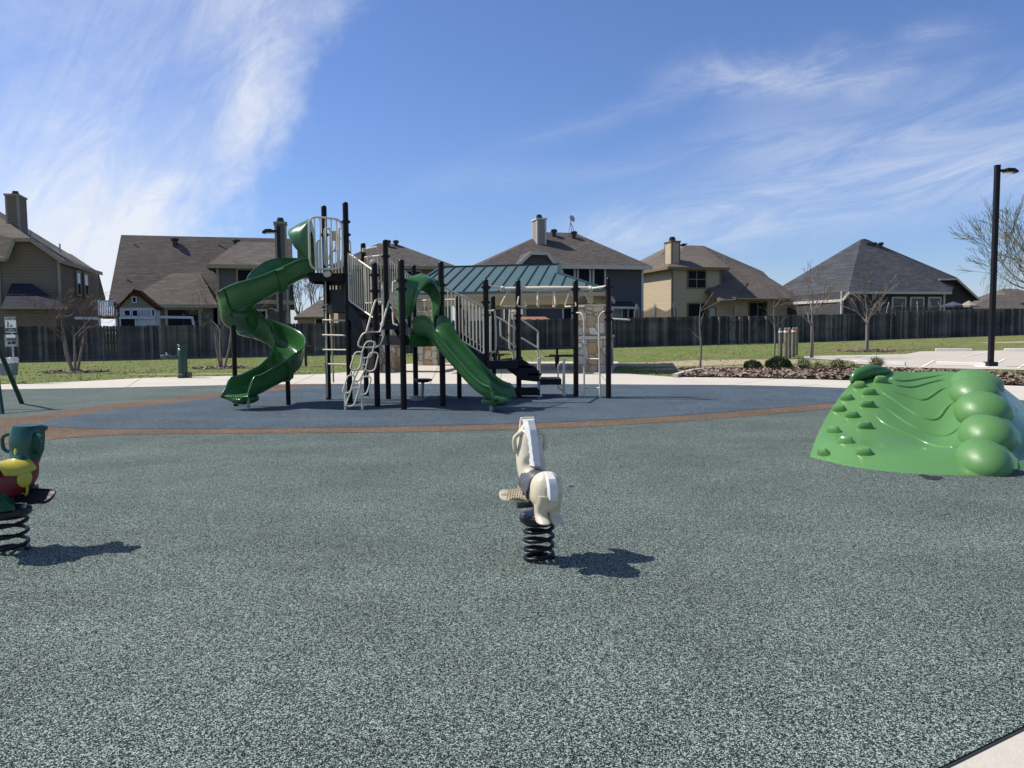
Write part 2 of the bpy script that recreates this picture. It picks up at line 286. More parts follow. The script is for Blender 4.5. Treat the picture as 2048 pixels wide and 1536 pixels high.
# ---------------------------------------------------------------- mesh helpers
class MB:
    def __init__(s): s.v = []; s.f = []
    def add(s, vs, fs):
        o = len(s.v); s.v += [Vector(p) for p in vs]; s.f += [tuple(i+o for i in f) for f in fs]; return s
    def poly(s, pts): return s.add(pts, [tuple(range(len(pts)))])
    def ob(s, c, x, y, z):
        c, x, y, z = map(Vector, (c, x, y, z)); vs = [c+x*a+y*b+z*d for d in (-1, 1) for b in (-1, 1) for a in (-1, 1)]
        if x.cross(y).dot(z) < 0: fs = [(0, 1, 3, 2), (4, 6, 7, 5), (0, 4, 5, 1), (2, 3, 7, 6), (0, 2, 6, 4), (1, 5, 7, 3)]
        else: fs = [(0, 2, 3, 1), (4, 5, 7, 6), (0, 1, 5, 4), (2, 6, 7, 3), (0, 4, 6, 2), (1, 3, 7, 5)]
        return s.add(vs, fs)
    def box(s, c, sz, yaw=0.):
        ca, sa = math.cos(yaw), math.sin(yaw)
        return s.ob(c, (ca*sz[0]/2, sa*sz[0]/2, 0), (-sa*sz[1]/2, ca*sz[1]/2, 0), (0, 0, sz[2]/2))
    def beam(s, p, q, w, h, upv=(0, 0, 1)):
        p, q = Vector(p), Vector(q); d = (q-p); u = Vector(upv); x = d.cross(u)
        if x.length < 1e-5: x = Vector((1, 0, 0))
        x.normalize(); z = x.cross(d).normalized(); return s.ob((p+q)/2, d/2, x*w/2, z*h/2)
    def prism(s, pts, vec):
        n = len(pts); pts = [Vector(p) for p in pts]; vec = Vector(vec); nn = Vector((0, 0, 0))
        for i in range(1, n-1): nn += (pts[i]-pts[0]).cross(pts[i+1]-pts[0])
        if nn.dot(vec) > 0: pts = pts[::-1]
        vs = pts+[p+vec for p in pts]
        return s.add(vs, [tuple(range(n)), tuple(range(2*n-1, n-1, -1))]+[(i, i+n, (i+1) % n+n, (i+1) % n) for i in range(n)])
    def tube(s, pts, r, n=8, closed=False, cap=True):
        pts = [Vector(p) for p in pts]; m = len(pts); rr = r if isinstance(r, (list, tuple)) else [r]*m
        T = []
        for i in range(m):
            if closed: d = pts[(i+1) % m]-pts[i-1]
            else: d = pts[min(i+1, m-1)]-pts[max(i-1, 0)]
            T.append(d.normalized() if d.length > 1e-9 else Vector((0, 0, 1)))
        ref = Vector((0, 0, 1)) if abs(T[0].z) < .9 else Vector((1, 0, 0)); x = T[0].cross(ref).normalized(); vs = []; o = 0
        for i in range(m):
            if i: x = (x - T[i]*x.dot(T[i])); x = x.normalized() if x.length > 1e-6 else T[i].cross(Vector((1, .3, .2))).normalized()
            y = T[i].cross(x)
            for k in range(n): a = 2*math.pi*k/n; vs.append(pts[i]+(x*math.cos(a)+y*math.sin(a))*rr[i])
        fs = []
        for i in range(m if closed else m-1):
            j = (i+1) % m
            for k in range(n): l = (k+1) % n; fs.append((i*n+k, i*n+l, j*n+l, j*n+k))
        if cap and not closed: fs += [tuple(range(n-1, -1, -1)), tuple((m-1)*n+k for k in range(n))]
        return s.add(vs, fs)
    def cyl(s, p, q, r, n=12, r2=None): return s.tube([p, q], [r, r if r2 is None else r2], n)
    def lathe(s, prof, c=(0, 0, 0), n=20, sq=None):
        c = Vector(c); vs = []; m = len(prof)
        for r_, z in prof:
            for k in range(n): a = 2*math.pi*k/n; vs.append(c+Vector((r_*math.cos(a), r_*math.sin(a), z)))
        fs = [(i*n+k, i*n+(k+1) % n, (i+1)*n+(k+1) % n, (i+1)*n+k) for i in range(m-1) for k in range(n)]
        fs += [tuple(range(n-1, -1, -1)), tuple((m-1)*n+k for k in range(n))]; return s.add(vs, fs)
    def ell(s, c, ax, ay, az, n=20, m=12, pw=1.):
        c, ax, ay, az = map(Vector, (c, ax, ay, az)); vs = []; g = lambda t: math.copysign(abs(t)**pw, t)
        for i in range(m+1):
            ph = -math.pi/2+math.pi*i/m
            for k in range(n):
                a = 2*math.pi*k/n; vs.append(c+ax*g(math.cos(ph))*g(math.cos(a))+ay*g(math.cos(ph))*g(math.sin(a))+az*g(math.sin(ph)))
        fs = [(i*n+k, i*n+(k+1) % n, (i+1)*n+(k+1) % n, (i+1)*n+k) for i in range(m) for k in range(n)]
        return s.add(vs, fs)
    def grid(s, rows, closed=False):
        n = len(rows[0]); vs = [p for r_ in rows for p in r_]
        fs = [(i*n+k, i*n+(k+1) % n, (i+1)*n+(k+1) % n, (i+1)*n+k) for i in range(len(rows)-1) for k in range(n if closed else n-1)]
        return s.add(vs, fs)
    def build(s, name, m, parent=None, smooth=35, mods=None):
        off = Vector((0, 0, 0)); q = parent
        while q is not None: off += q.location; q = q.parent
        me = bpy.data.meshes.new(name); me.from_pydata([v-off for v in s.v], [], s.f); me.update()
        mm = M[m] if isinstance(m, str) else m; me.materials.append(mm)
        if smooth:
            me.shade_smooth(); me.set_sharp_from_angle(angle=R(smooth))
        o = bpy.data.objects.new(name, me); sc.collection.objects.link(o)
        if parent is not None: o.parent = parent
        return o
def bevel(o, w=.01, seg=2, ang=40):
    m = o.modifiers.new('bevel', 'BEVEL'); m.width = w; m.segments = seg; m.limit_method = 'ANGLE'; m.angle_limit = R(ang); return o
def weld(o, w=.0005):
    m = o.modifiers.new('weld', 'WELD'); m.merge_threshold = w; return o
def subsurf(o, n=1):
    m = o.modifiers.new('sub', 'SUBSURF'); m.levels = n; m.render_levels = n; return o
def tag(o, label=None, cat=None, group=None, kind=None):
    if label: o['label'] = label
    if cat: o['category'] = cat
    if group: o['group'] = group
    if kind: o['kind'] = kind
    return o
def T(name, loc, label, cat, group=None, rz=0.):
    o = bpy.data.objects.new(name, None); o.empty_display_size = .2; sc.collection.objects.link(o)
    o.location = loc; o.rotation_euler = (0, 0, rz); return tag(o, label, cat, group)
def copy_tree(o, parent=None):
    c = o.copy(); sc.collection.objects.link(c); c.parent = parent
    for ch in list(o.children): copy_tree(ch, c)
    return c
def bez(pts, n=10, closed=False):
    pts = [Vector(p) for p in pts]; out = []; m = len(pts)
    for i in range(m if closed else m-1):
        p0 = pts[(i-1) % m] if closed or i > 0 else pts[0]*2-pts[1]; p1 = pts[i]; p2 = pts[(i+1) % m]
        p3 = pts[(i+2) % m] if closed or i+2 < m else p2*2-p1
        for k in range(n):
            t = k/n; out.append(.5*((2*p1)+(p2-p0)*t+(2*p0-5*p1+4*p2-p3)*t*t+(3*p1-p0-3*p2+p3)*t*t*t))
    if not closed: out.append(pts[-1])
    return out
def rounded(pts, r, n=4, closed=True):
    pts = [Vector(p) for p in pts]; out = []; m = len(pts)
    for i in range(m):
        if not closed and i in (0, m-1): out.append(pts[i]); continue
        a, b, c = pts[i-1], pts[i], pts[(i+1) % m]; u = (a-b); w = (c-b); rr = min(r, u.length*.48, w.length*.48)
        p, q = b+u.normalized()*rr, b+w.normalized()*rr
        for k in range(n+1): t = k/n; out.append(p*(1-t)**2+b*2*t*(1-t)+q*t*t)
    return out
# ---------------------------------------------------------------- terrain
ZS = [(-60, 0), (-25, 0), (-16.7, .04), (6.6, .29), (17, .38), (30, .61), (38, .74), (70, 1.1)]
def lerp_tab(tab, x):
    if x <= tab[0][0]: return tab[0][1]
    for (a, b), (c, d) in zip(tab, tab[1:]):
        if x <= c: return b+(d-b)*(x-a)/(c-a)
    return tab[-1][1]
UV, VV, C0 = Vector((.9637, .267, 0)), Vector((-.267, .9637, 0)), 45.3
def hz(x, y):
    base = 34-11*max(0, min(1, (x-5)/4)); yf = (C0+.267*x)/.9637
    t = max(0, min(1, (y-base)/(yf-base))); t = t*t*(3-2*t)*.5+t*.5
    return lerp_tab(ZS, x)*t
def GT(px, py):                      # pixel to a point on the terrain
    p = G(px, py)
    for _ in range(12): p = G(px, py, min(hz(p.x, p.y), 1.2))
    return p
# ================================================================ SETTING
import bmesh
def drape(name, pts, m, dz, step=1.5, flat=False):
    bm = bmesh.new(); vs = [bm.verts.new((p[0], p[1], 0)) for p in pts]; bm.faces.new(vs)
    if not flat:
        xs = [p[0] for p in pts]; ys = [p[1] for p in pts]
        for ax, lo, hi in ((0, min(xs), max(xs)), (1, min(ys), max(ys))):
            c = math.floor(lo/step)*step+step
            while c < hi:
                co = [0, 0, 0]; co[ax] = c; no = [0, 0, 0]; no[ax] = 1
                bmesh.ops.bisect_plane(bm, geom=bm.verts[:]+bm.edges[:]+bm.faces[:], plane_co=co, plane_no=no, dist=1e-5); c += step
    for v in bm.verts: v.co.z = (0 if flat else hz(v.co.x, v.co.y))+dz
    bmesh.ops.recalc_face_normals(bm, faces=bm.faces[:])
    for f in bm.faces:
        if f.normal.z < 0: f.normal_flip()
    me = bpy.data.meshes.new(name); bm.to_mesh(me); bm.free(); me.materials.append(M[m])
    o = bpy.data.objects.new(name, me); sc.collection.objects.link(o); return o
def S(o): return tag(o, kind='structure')
def xy(p): return (p.x, p.y)
def ground():
    # one sheet to the horizon, finer near the park
    def ax(lo, hi, fine_lo, fine_hi, f):
        a = [lo, lo*.5, lo*.25]; x = fine_lo
        while x <= fine_hi: a.append(x); x += f
        return sorted(set(a+[hi*.12, hi*.25, hi*.5, hi]))
    xs = ax(-1400, 1400, -60, 80, 2.0); ys = sorted(set([-300, -100, -30]+[i*2.0-10 for i in range(46)]+[100, 150, 300, 700, 1500]))
    mb = MB(); mb.grid([[Vector((x, y, hz(x, y))) for x in xs] for y in ys])
    o = mb.build('ground', 'turf', smooth=80); S(o)
ground()
def crv(pts, n=6): return [(p.x, p.y) for p in bez([Vector((a, b, 0)) for a, b in pts], n)]
RT = [xy(G(*p)) for p in [(-330, 790), (-150, 783), (0, 780), (200, 777), (400, 772.5), (600, 769.5), (850, 769), (1100, 769.5), (1300, 770.5), (1500, 772), (1700, 778), (1850, 786), (2048, 803)]]
RR = [(11.6, 12.6), (12.3, 10), (11.6, 7.4), (9.2, 5.4), (6.6, 4.6), (4.1, 3.75)]
br1, br2 = xy(G(2048, 1462)), xy(G(1900, 1536))
RB = [xy(G(2190, 1391)), br1, br2, xy(G(1760, 1606)), (.2, 1.6), (-2, .9), (-6, .3), (-11, 1.), (-16, 4), (-19, 9), (-20.5, 14), (-19.5, 18)]
rub = crv(RT+RR+RB+RT[:1], 5)[:-1]
FARW = [(-420, 775), (-150, 771), (0, 769.5), (130, 765), (230, 760), (290, 756.5), (345, 755), (440, 753), (560, 751), (640, 749)]
PAD = [(735, 741), (800, 728.5), (1000, 724), (1238, 723), (1224, 746)]
FAR2 = [(1353, 755), (1454, 756), (1640, 760), (1850, 766), (2048, 773), (2300, 784)]
wk = [xy(G(*p)) for p in FARW+PAD+FAR2]+[(18, 14), (19, 8), (14, 1), (8, -3), (0, -6), (-14, -5), (-24, 2), (-28, 12)]
S(drape('walkway', wk, 'concrete', .012, flat=True))
# black expansion gap round the rubber, then the rubber sheets
def off(poly, d):
    c = Vector((sum(p[0] for p in poly)/len(poly), sum(p[1] for p in poly)/len(poly))); out = []
    for p in poly: v = Vector(p)-c; v = v*(1+d/v.length); out.append((c.x+v.x, c.y+v.y))
    return out
S(drape('rubber_edge_gap', off(rub, .010), 'edge', .016, flat=True))
S(drape('rubber_surface', rub, 'teal_rubber', .020, flat=True))
BR = [(-60, 842), (0, 838), (60, 834), (130, 824), (240, 809), (400, 792), (520, 776.5), (585, 770)]
blue = [(86, 852), (95, 846), (140, 836), (230, 822), (330, 810), (440, 797), (560, 783), (640, 772.5)]
blue_r = [(850, 769.7), (1100, 770.3), (1300, 771.2), (1500, 772.8), (1690, 778.5), (1840, 786.5), (1905, 791)]
blue_b = [(1800, 797), (1660, 809), (1500, 823), (1300, 838), (1100, 848), (900, 854), (700, 858), (500, 860.5), (300, 861), (200, 861), (130, 858), (98, 856)]
brown = BR+[(850, 769.4), (1300, 770.9), (1700, 778.3), (1900, 790), (2048, 803.2), (2040, 808)]+[(1920, 801), (1800, 807), (1660, 820), (1500, 835), (1300, 849.5), (1100, 859.5), (900, 865.5), (700, 868.5), (500, 870), (330, 871), (200, 875), (120, 881), (60, 888), (0, 893), (-80, 905), (-200, 910), (-250, 870)]
S(drape('brown_rubber_band', crv([xy(G(*p)) for p in brown]+[xy(G(*brown[0]))], 4)[:-1], 'brown_rubber', .024, flat=True))
S(drape('blue_rubber_oval', crv([xy(G(*p)) for p in blue+blue_r+blue_b+blue[:1]], 4)[:-1], 'blue_rubber', .028, flat=True))
# concrete joints: narrow dark sheets across the walk
mb = MB()
for a, b in [((250, 777), (285, 756)), ((585, 770), (630, 750)), ((1218, 770), (1200, 748)), ((1440, 773), (1560, 758)), ((1590, 774), (1640, 770)), ((1000, 770), (1005, 724)), ((860, 769), (880, 727))]:
    p, q = G(*a), G(*b); mb.beam(p+Vector((0, 0, .011)), q+Vector((0, 0, .011)), .014, .006)
for k in range(6):
    a = k; p = Vector((2.6+k*1.6, 2.2+k*.9, .011)); mb.beam(p, p+Vector((1.5, -2.2, 0)), .014, .006)
S(mb.build('walkway_joints', 'edge'))
# parking lot
lot = [(1608, 713), (1812, 709), (1841, 703.5), (2048, 701.5), (2500, 702), (2700, 762), (2300, 752), (2048, 741), (1900, 738), (1770, 735), (1700, 722.5), (1608, 717.5)]
S(drape('parking_lot', [xy(GT(*p)) for p in lot], 'lot', .02))
mb = MB()
for a, b in [((1925, 715), (1978, 704)), ((1700, 724), (1760, 714)), ((2035, 738), (2075, 718)), ((1840, 738), (1868, 722)), ((1975, 736), (2010, 719))]:
    p, q = GT(*a), GT(*b); mb.beam(p+Vector((0, 0, .026)), q+Vector((0, 0, .026)), .1, .006)
S(mb.build('parking_line', 'stop'))
def wheel_stop(a, b, label):
    p, q = GT(*a), GT(*b); p.z = hz(p.x, p.y)+.02; q.z = hz(q.x, q.y)+.02; d = (q-p).normalized(); s = Vector((-d.y, d.x, 0)); mb = MB()
    mb.prism([p-s*.08, p+s*.08, p+s*.06+Vector((0, 0, .13)), p-s*.06+Vector((0, 0, .13))], q-p)
    o = bevel(mb.build('wheel_stop', 'stop'), .015); tag(o, label, 'wheel stop', 'concrete wheel stops in the parking lot')
wheel_stop((1871, 703), (1944, 703), 'pale concrete wheel stop at the far lot edge, left of the lamp pole')
wheel_stop((2008, 703), (2080, 703.5), 'pale concrete wheel stop at the far lot edge, right of the lamp pole')
wheel_stop((1707, 729), (1811, 732), 'weathered concrete wheel stop behind the ornamental grasses')
wheel_stop((1873, 731), (1978, 734), 'weathered concrete wheel stop just left of the lamp base')
# planting bed
bed = [(1365, 754), (1382, 748), (1410, 744), (1460, 741.5), (1540, 740), (1640, 739), (1760, 741), (1880, 746), (2048, 755), (2200, 762), (2300, 783), (2048, 772.3), (1850, 765.3), (1640, 759.4), (1454, 755.5)]
bedw = crv([xy(GT(*p)) for p in bed], 3)
S(drape('mulch_bed', bedw, 'mulch', .03, step=.5))
cb = bez([Vector((*xy(GT(*p)), 0)) for p in [(1350, 756), (1364, 751.5), (1382, 746.5), (1410, 743), (1460, 740.5), (1500, 740)]], 5)
mb = MB()
for p, q in zip(cb, cb[1:]):
    mb.beam(Vector((p.x, p.y, hz(p.x, p.y)+.05)), Vector((q.x, q.y, hz(q.x, q.y)+.05)), .14, .14)
S(mb.build('bed_kerb', 'concrete'))
def inpoly(x, y, P):
    c = False; n = len(P)
    for i in range(n):
        x1, y1 = P[i]; x2, y2 = P[(i+1) % n]
        if (y1 > y) != (y2 > y) and x < (x2-x1)*(y-y1)/(y2-y1)+x1: c = not c
    return c
def chips(name, poly, n, size, hgt, label):
    xs = [p[0] for p in poly]; ys = [p[1] for p in poly]; mb = MB(); k = 0
    while k < n:
        x, y = random.uniform(min(xs), max(xs)), random.uniform(min(ys), max(ys))
        if not inpoly(x, y, poly): continue
        k += 1; s = size*random.uniform(.5, 1.6); a = random.uniform(0, 6.28); e = random.uniform(-.5, .7)
        d = Vector((math.cos(a)*math.cos(e), math.sin(a)*math.cos(e), math.sin(e))); w = Vector((-math.sin(a), math.cos(a), random.uniform(-.6, .6)))*s*.28
        c = Vector((x, y, hz(x, y)+.03+random.uniform(0, hgt))); mb.add([c-d*s/2-w, c+d*s/2-w*.6, c+d*s/2+w*.6, c-d*s/2+w], [(0, 1, 2, 3)])
    o = mb.build(name, 'chip', smooth=0); tag(o, label, 'mulch', kind='stuff')
chips('mulch_chips', bedw, 9000, .12, .09, 'shredded brown bark chips and dead leaves covering the planting bed')
# lawn blades: clumps over the near lawn
def inany(x, y): return inpoly(x, y, wk) or inpoly(x, y, bedw) or inpoly(x, y, lotw)
lotw = [xy(GT(*p)) for p in lot]
def blades():
    Zz = Vector((0, 0, 1))
    for nm, m, n, lab in (('lawn_grass', 'blade', 9000, 'short green lawn blades between the walk and the fence'), ('dormant_grass', 'blade_dry', 5000, 'dry straw coloured grass mixed through the park lawn')):
        mb = MB(); k = 0
        while k < n:
            px = random.uniform(-60, 2110); py = random.uniform(672, 772); p = GT(px, py)
            if p.y > (C0+.267*p.x)/.9637-.1 or p.y < 15 or inany(p.x, p.y): k += .3; continue
            k += 1
            if nm == 'dormant_grass' and random.random() > (.35+.65*(p.x > 12)): continue
            q = mnoise.noise(Vector((p.x*.8, p.y*1.5, 0)))
            if q < -.25 and random.random() < .6: continue
            a = random.uniform(0, 6.28); h = random.uniform(.025, .06)*(1+q*.8); w = random.uniform(.015, .035); d = Vector((math.cos(a), math.sin(a), 0))
            b = Vector((p.x, p.y, hz(p.x, p.y))); e_ = random.choice((-1, 1)); tip = b+Vector((-d.y, d.x, 0))*h*1.6*e_+Zz*h*.8; mb.add([b-d*w*e_, b+d*w*e_, tip], [(0, 1, 2)])
        tag(mb.build(nm, m, smooth=0), lab, 'grass', kind='stuff')
blades()
def ring(px, py, r, label):
    c = GT(px, py); P = [(c.x+r*random.uniform(.8, 1.15)*math.cos(a*.42), c.y+r*random.uniform(.8, 1.1)*math.sin(a*.42)) for a in range(15)]
    S(drape('mulch_ring', P, 'mulch', .02, step=.5)); chips('mulch_ring_chips', P, 260, .10, .03, label)
ring(150, 744, 1.15, 'wood chips ringed around the leftmost bare crape myrtle'); ring(442, 736, 1.1, 'wood chips ringed around the crape myrtle beside the spiral slide')
ring(1400, 739, .8, 'wood chips around the thin sapling at the bed corner'); ring(1733, 702, 1.4, 'wood chips around the small tree near the parking lot')
# ================================================================ TREES
def branch(mb, p, d, L, r, depth, spread=.5, kids=(2, 3), n=5, upb=.12, shrink=.72, crook=.12, rmin=.004):
    segs = 4 if depth > 1 else 3; pts = [p]; rr = [r]; dd = d.copy(); q = p.copy()
    for i in range(segs):
        dd = (dd+Vector((random.gauss(0, crook), random.gauss(0, crook), random.gauss(0, crook*.6)+upb*.4))).normalized(); q = q+dd*L/segs; pts.append(q.copy()); rr.append(max(rmin, r*(1-.45*(i+1)/segs)))
    mb.tube(pts, rr, max(3, n), cap=False)
    if depth <= 0: return
    k = random.randint(*kids)
    for j in range(k):
        i = random.randint(max(1, segs-2), segs) if j else segs
        a = random.uniform(0, 6.28); s = spread*random.uniform(.5, 1.2)
        x = dd.cross(Vector((.3, .1, 1))).normalized(); y = dd.cross(x)
        nd = (dd*math.cos(s)+(x*math.cos(a)+y*math.sin(a))*math.sin(s)+Vector((0, 0, upb))).normalized()
        branch(mb, pts[i], nd, L*shrink*random.uniform(.75, 1.2), max(rmin, rr[i]*.68), depth-1, spread, kids, n-1, upb, shrink, crook, rmin)
def tree(px, py, top, label, kind, seed, group=None, Y=None, bark='bark', tw='twig', stems=None, cat='tree', name='bare_tree', rt=.05):
    random.seed(seed)
    b = GT(px, py) if Y is None else A(px, py, Y); b.z = hz(b.x, b.y) if Y is None else b.z
    H = A(px, top, b.y).z-b.z; root = T(name, b, label, cat, group); tm, cm = MB(), MB()
    if kind == 'myrtle':
        for j in range(stems):
            a = 6.28*j/stems+random.uniform(-.3, .3); o = Vector((math.cos(a), math.sin(a)*.7, 0)); p = b+o*.1; hh = H*.45
            q = b+o*random.uniform(.3, .55)+Vector((0, 0, hh)); mid = (p+q)/2+o*.02+Vector((random.uniform(-.05, .05), 0, 0))
            tm.tube([p, mid, q], [rt, rt*.85, rt*.6], 7)
            for i in range(3):
                d = Vector((o.x*.6+random.gauss(0, .45), o.y*.5+random.gauss(0, .4), .85)).normalized()
                branch(cm, q-(q-mid)*random.uniform(0, .4), d, H*.27, rt*.36, 4, .5, (2, 3), 4, .02, .66, .13, .0045)
    elif kind == 'sapling':
        tp = b+Vector((random.uniform(-.05, .05), 0, H*.97)); pts = bez([b, b+Vector((.03, 0, H*.35)), b+Vector((-.03, 0, H*.7)), tp], 4); tm.tube(pts, [rt*(1-.8*i/len(pts)) for i in range(len(pts))], 7)
        for k in range(stems or 6):
            i = random.randint(5, 10); a = random.choice((-1, 1))*random.uniform(.5, 1.1)
            branch(cm, pts[i], Vector((math.sin(a), random.uniform(-.4, .4), math.cos(a))), H*random.uniform(.15, .28), rt*.3, 1, .4, (1, 2), 4, .1, .6, .08, .006)
    elif kind == 'round':
        hh = H*.36; q = b+Vector((0, 0, hh)); tm.tube([b, b+Vector((.02, 0, hh*.5)), q, q+Vector((0, 0, H*.2))], [rt, rt*.9, rt*.75, rt*.4], 8)
        for i in range(9):
            a = 6.28*i/9+random.uniform(-.3, .3); e = random.uniform(.5, 1.35); d = Vector((math.cos(a)*math.cos(e), math.sin(a)*math.cos(e), math.sin(e)))
            branch(cm, q+Vector((0, 0, random.uniform(-.1, H*.22))), d, H*.22, rt*.36, 4, .42, (2, 3), 4, .05, .72, .09, .005)
    elif kind == 'far':
        tm.tube([b, b+Vector((0, 0, H*.3))], [rt, rt*.8], 6)
        for i in range(6):
            a = i*1.05; branch(cm, b+Vector((0, 0, H*(.22+.03*i))), Vector((math.cos(a)*.45, math.sin(a)*.45, .9)).normalized(), H*.30, rt*.5, 5, .38, (2, 3), 4, .05, .70, .08, .012)
    elif kind == 'willow':
        tm.tube([b, b+Vector((-.3, 0, H*.2)), b+Vector((-.8, 0, H*.3))], [rt, rt*.85, rt*.7], 8)
        for i in range(13):
            a = math.pi*.5+math.pi*(i/12)*1.3-.3; e = random.uniform(.3, 1.15)
            branch(cm, b+Vector((-.8, 0, H*.28)), Vector((math.cos(a)*math.cos(e), math.sin(a)*math.cos(e)*.8, math.sin(e))), H*.30, rt*.33, 5, .42, (2, 3), 5, .06, .74, .09, .014)
        for k in range(900):
            a = random.uniform(0, 6.28); r_ = H*.5*random.uniform(.35, 1.)**.6; el = random.uniform(.05, 1.3)
            c = b+Vector((-.5+r_*math.cos(a)*math.cos(el), r_*math.sin(a)*math.cos(el), H*.3+r_*math.sin(el)*1.15)); o = Vector((math.cos(a), math.sin(a), 0))
            cm.tube([c, c+o*.22+Vector((0, 0, .1)), c+o*.42+Vector((0, 0, -.35)), c+o*.5+Vector((0, 0, -random.uniform(.5, 1.3)))], [.012, .01, .009, .007], 3, cap=False)
    tm.build('trunk', bark, root, 60); cm.build('crown', tw, root, 0)
    return root
tree(150, 744, 582, 'bare multi-stemmed crape myrtle between the waste station and the fountain', 'myrtle', 3, 'bare crape myrtles on the lawn', stems=4, bark='bark', tw='twig_r', rt=.055, name='crape_myrtle')
tree(444, 736, 560, 'bare crape myrtle partly behind the spiral slide', 'myrtle', 11, 'bare crape myrtles on the lawn', stems=3, bark='bark', tw='twig_r', rt=.05, name='crape_myrtle')
tree(1400, 739, 602, 'thin leafless sapling at the corner of the mulch bed', 'sapling', 5, 'young leafless saplings', stems=5, rt=.045, name='sapling', bark='bark_g')
tree(1548, 716, 597, 'thin leafless sapling just left of the wooden bollards', 'sapling', 18, 'young leafless saplings', stems=8, rt=.045, name='sapling', bark='bark_g')
tree(1623, 716, 545, 'bare young tree just right of the wooden bollards', 'round', 21, 'young bare trees in the park', rt=.085, name='bare_tree', bark='bark_g')
tree(1733, 701, 560, 'small bare round-headed tree in front of the dark hip-roofed house', 'round', 34, 'young bare trees in the park', rt=.10, name='bare_tree', bark='bark_g')
tree(2105, 650, 425, 'large bare weeping tree at the right edge behind the fence', 'willow', 8, Y=64, tw='willow', rt=.24, name='weeping_tree', bark='bark_g')
tree(598, 660, 572, 'bare pale tree far off, left one in the gap under the slide tower', 'far', 12, 'distant bare trees in the gap', Y=92, rt=.2, name='distant_tree', bark='bark_g')
tree(630, 660, 562, 'bare pale tree far off, right one in the gap under the slide tower', 'far', 13, 'distant bare trees in the gap', Y=86, rt=.2, name='distant_tree', bark='bark_g')
random.seed(77)
def shrub(x0, x1, y0, y1, label, m='shrub', leaf=.05, n=900, name='shrub'):
    b = GT((x0+x1)/2, y1-2); b.z = hz(b.x, b.y); k = b.y/F; rx = (x1-x0)/2*k; h = (y1-y0)*k; root = T(name, b, label, 'shrub', 'plants in the mulch bed'); mb, st = MB(), MB()
    for i in range(n):
        a = random.uniform(0, 6.28); e = math.asin(random.uniform(-.3, 1)); rr = random.uniform(.55, 1)**.5*(1+.22*mnoise.noise(Vector((math.cos(a)*2, math.sin(a)*2, e*2+b.x))))
        c = b+Vector((rx*rr*math.cos(a)*math.cos(e), rx*.85*rr*math.sin(a)*math.cos(e), h*.42+h*.58*rr*math.sin(e))); c.z = max(c.z, b.z+.02)
        d = (c-b-Vector((0, 0, h*.2))).normalized(); d = (d+Vector((random.gauss(0, .5), random.gauss(0, .5), random.gauss(0, .5)))).normalized(); w = d.cross(Vector((random.random(), random.random(), random.random()))).normalized()*leaf*.4
        mb.add([c-d*leaf/2, c+w, c+d*leaf/2*1.3, c-w], [(0, 1, 2, 3)])
    for i in range(14): a = random.uniform(0, 6.28); st.tube([b, b+Vector((rx*.6*math.cos(a), rx*.6*math.sin(a), h*.7))], [.012, .005], 4)
    mb.build('foliage', m, root, 0); st.build('stems', 'twig', root, 0)
shrub(1487, 1523, 722, 744, 'small dark green shrub at the left of the mulch bed', n=1100)
shrub(1532, 1582, 715, 745, 'larger dark green shrub in front of the wooden bollards', n=2200)
def ograss(x0, x1, y0, y1, label, straw=.5, n=240):
    b = GT((x0+x1)/2, y1-2); b.z = hz(b.x, b.y); k = b.y/F; rx = (x1-x0)/2*k; h = (y1-y0)*k; root = T('ornamental_grass', b, label, 'grass', 'plants in the mulch bed'); g, s = MB(), MB()
    for i in range(n*3):
        a = random.uniform(0, 6.28); r_ = random.random(); o = Vector((math.cos(a), math.sin(a), 0)); st = random.random() < straw; hh = h*random.uniform(.5, 1.)*(.65 if st else 1.05); ex = rx*r_
        p = b+o*rx*.25*random.random(); q = p+o*ex*.6+Vector((0, 0, hh*.8)); t = p+o*ex*1.15+Vector((0, 0, hh*(.55+.45*(1-r_)))); w = Vector((-o.y, o.x, 0))*.008
        (s if st else g).add([p-w, p+w, q+w, q-w, t], [(0, 1, 2, 3), (3, 2, 4)])
    if g.v: g.build('green_blades', 'ograss', root, 0)
    if s.v: s.build('straw_blades', 'straw', root, 0)
ograss(1590, 1624, 716, 744, 'grey-green wispy grass clump under the bare young tree', .1)
ograss(1618, 1656, 721, 745, 'straw brown grass clump in the middle of the mulch bed', .85)
ograss(1654, 1696, 717, 744, 'wispy green grass clump left of the climber lip', .15)
ograss(1695, 1720, 723, 744, 'small straw coloured grass clump close to the climber', .85, 150)
ograss(1733, 1774, 712, 738, 'straw grass clump with long thin blades above the climber lip', .6)
ograss(1583, 1600, 734, 746, 'tiny dark grass tuft beside the larger shrub', .2, 50)
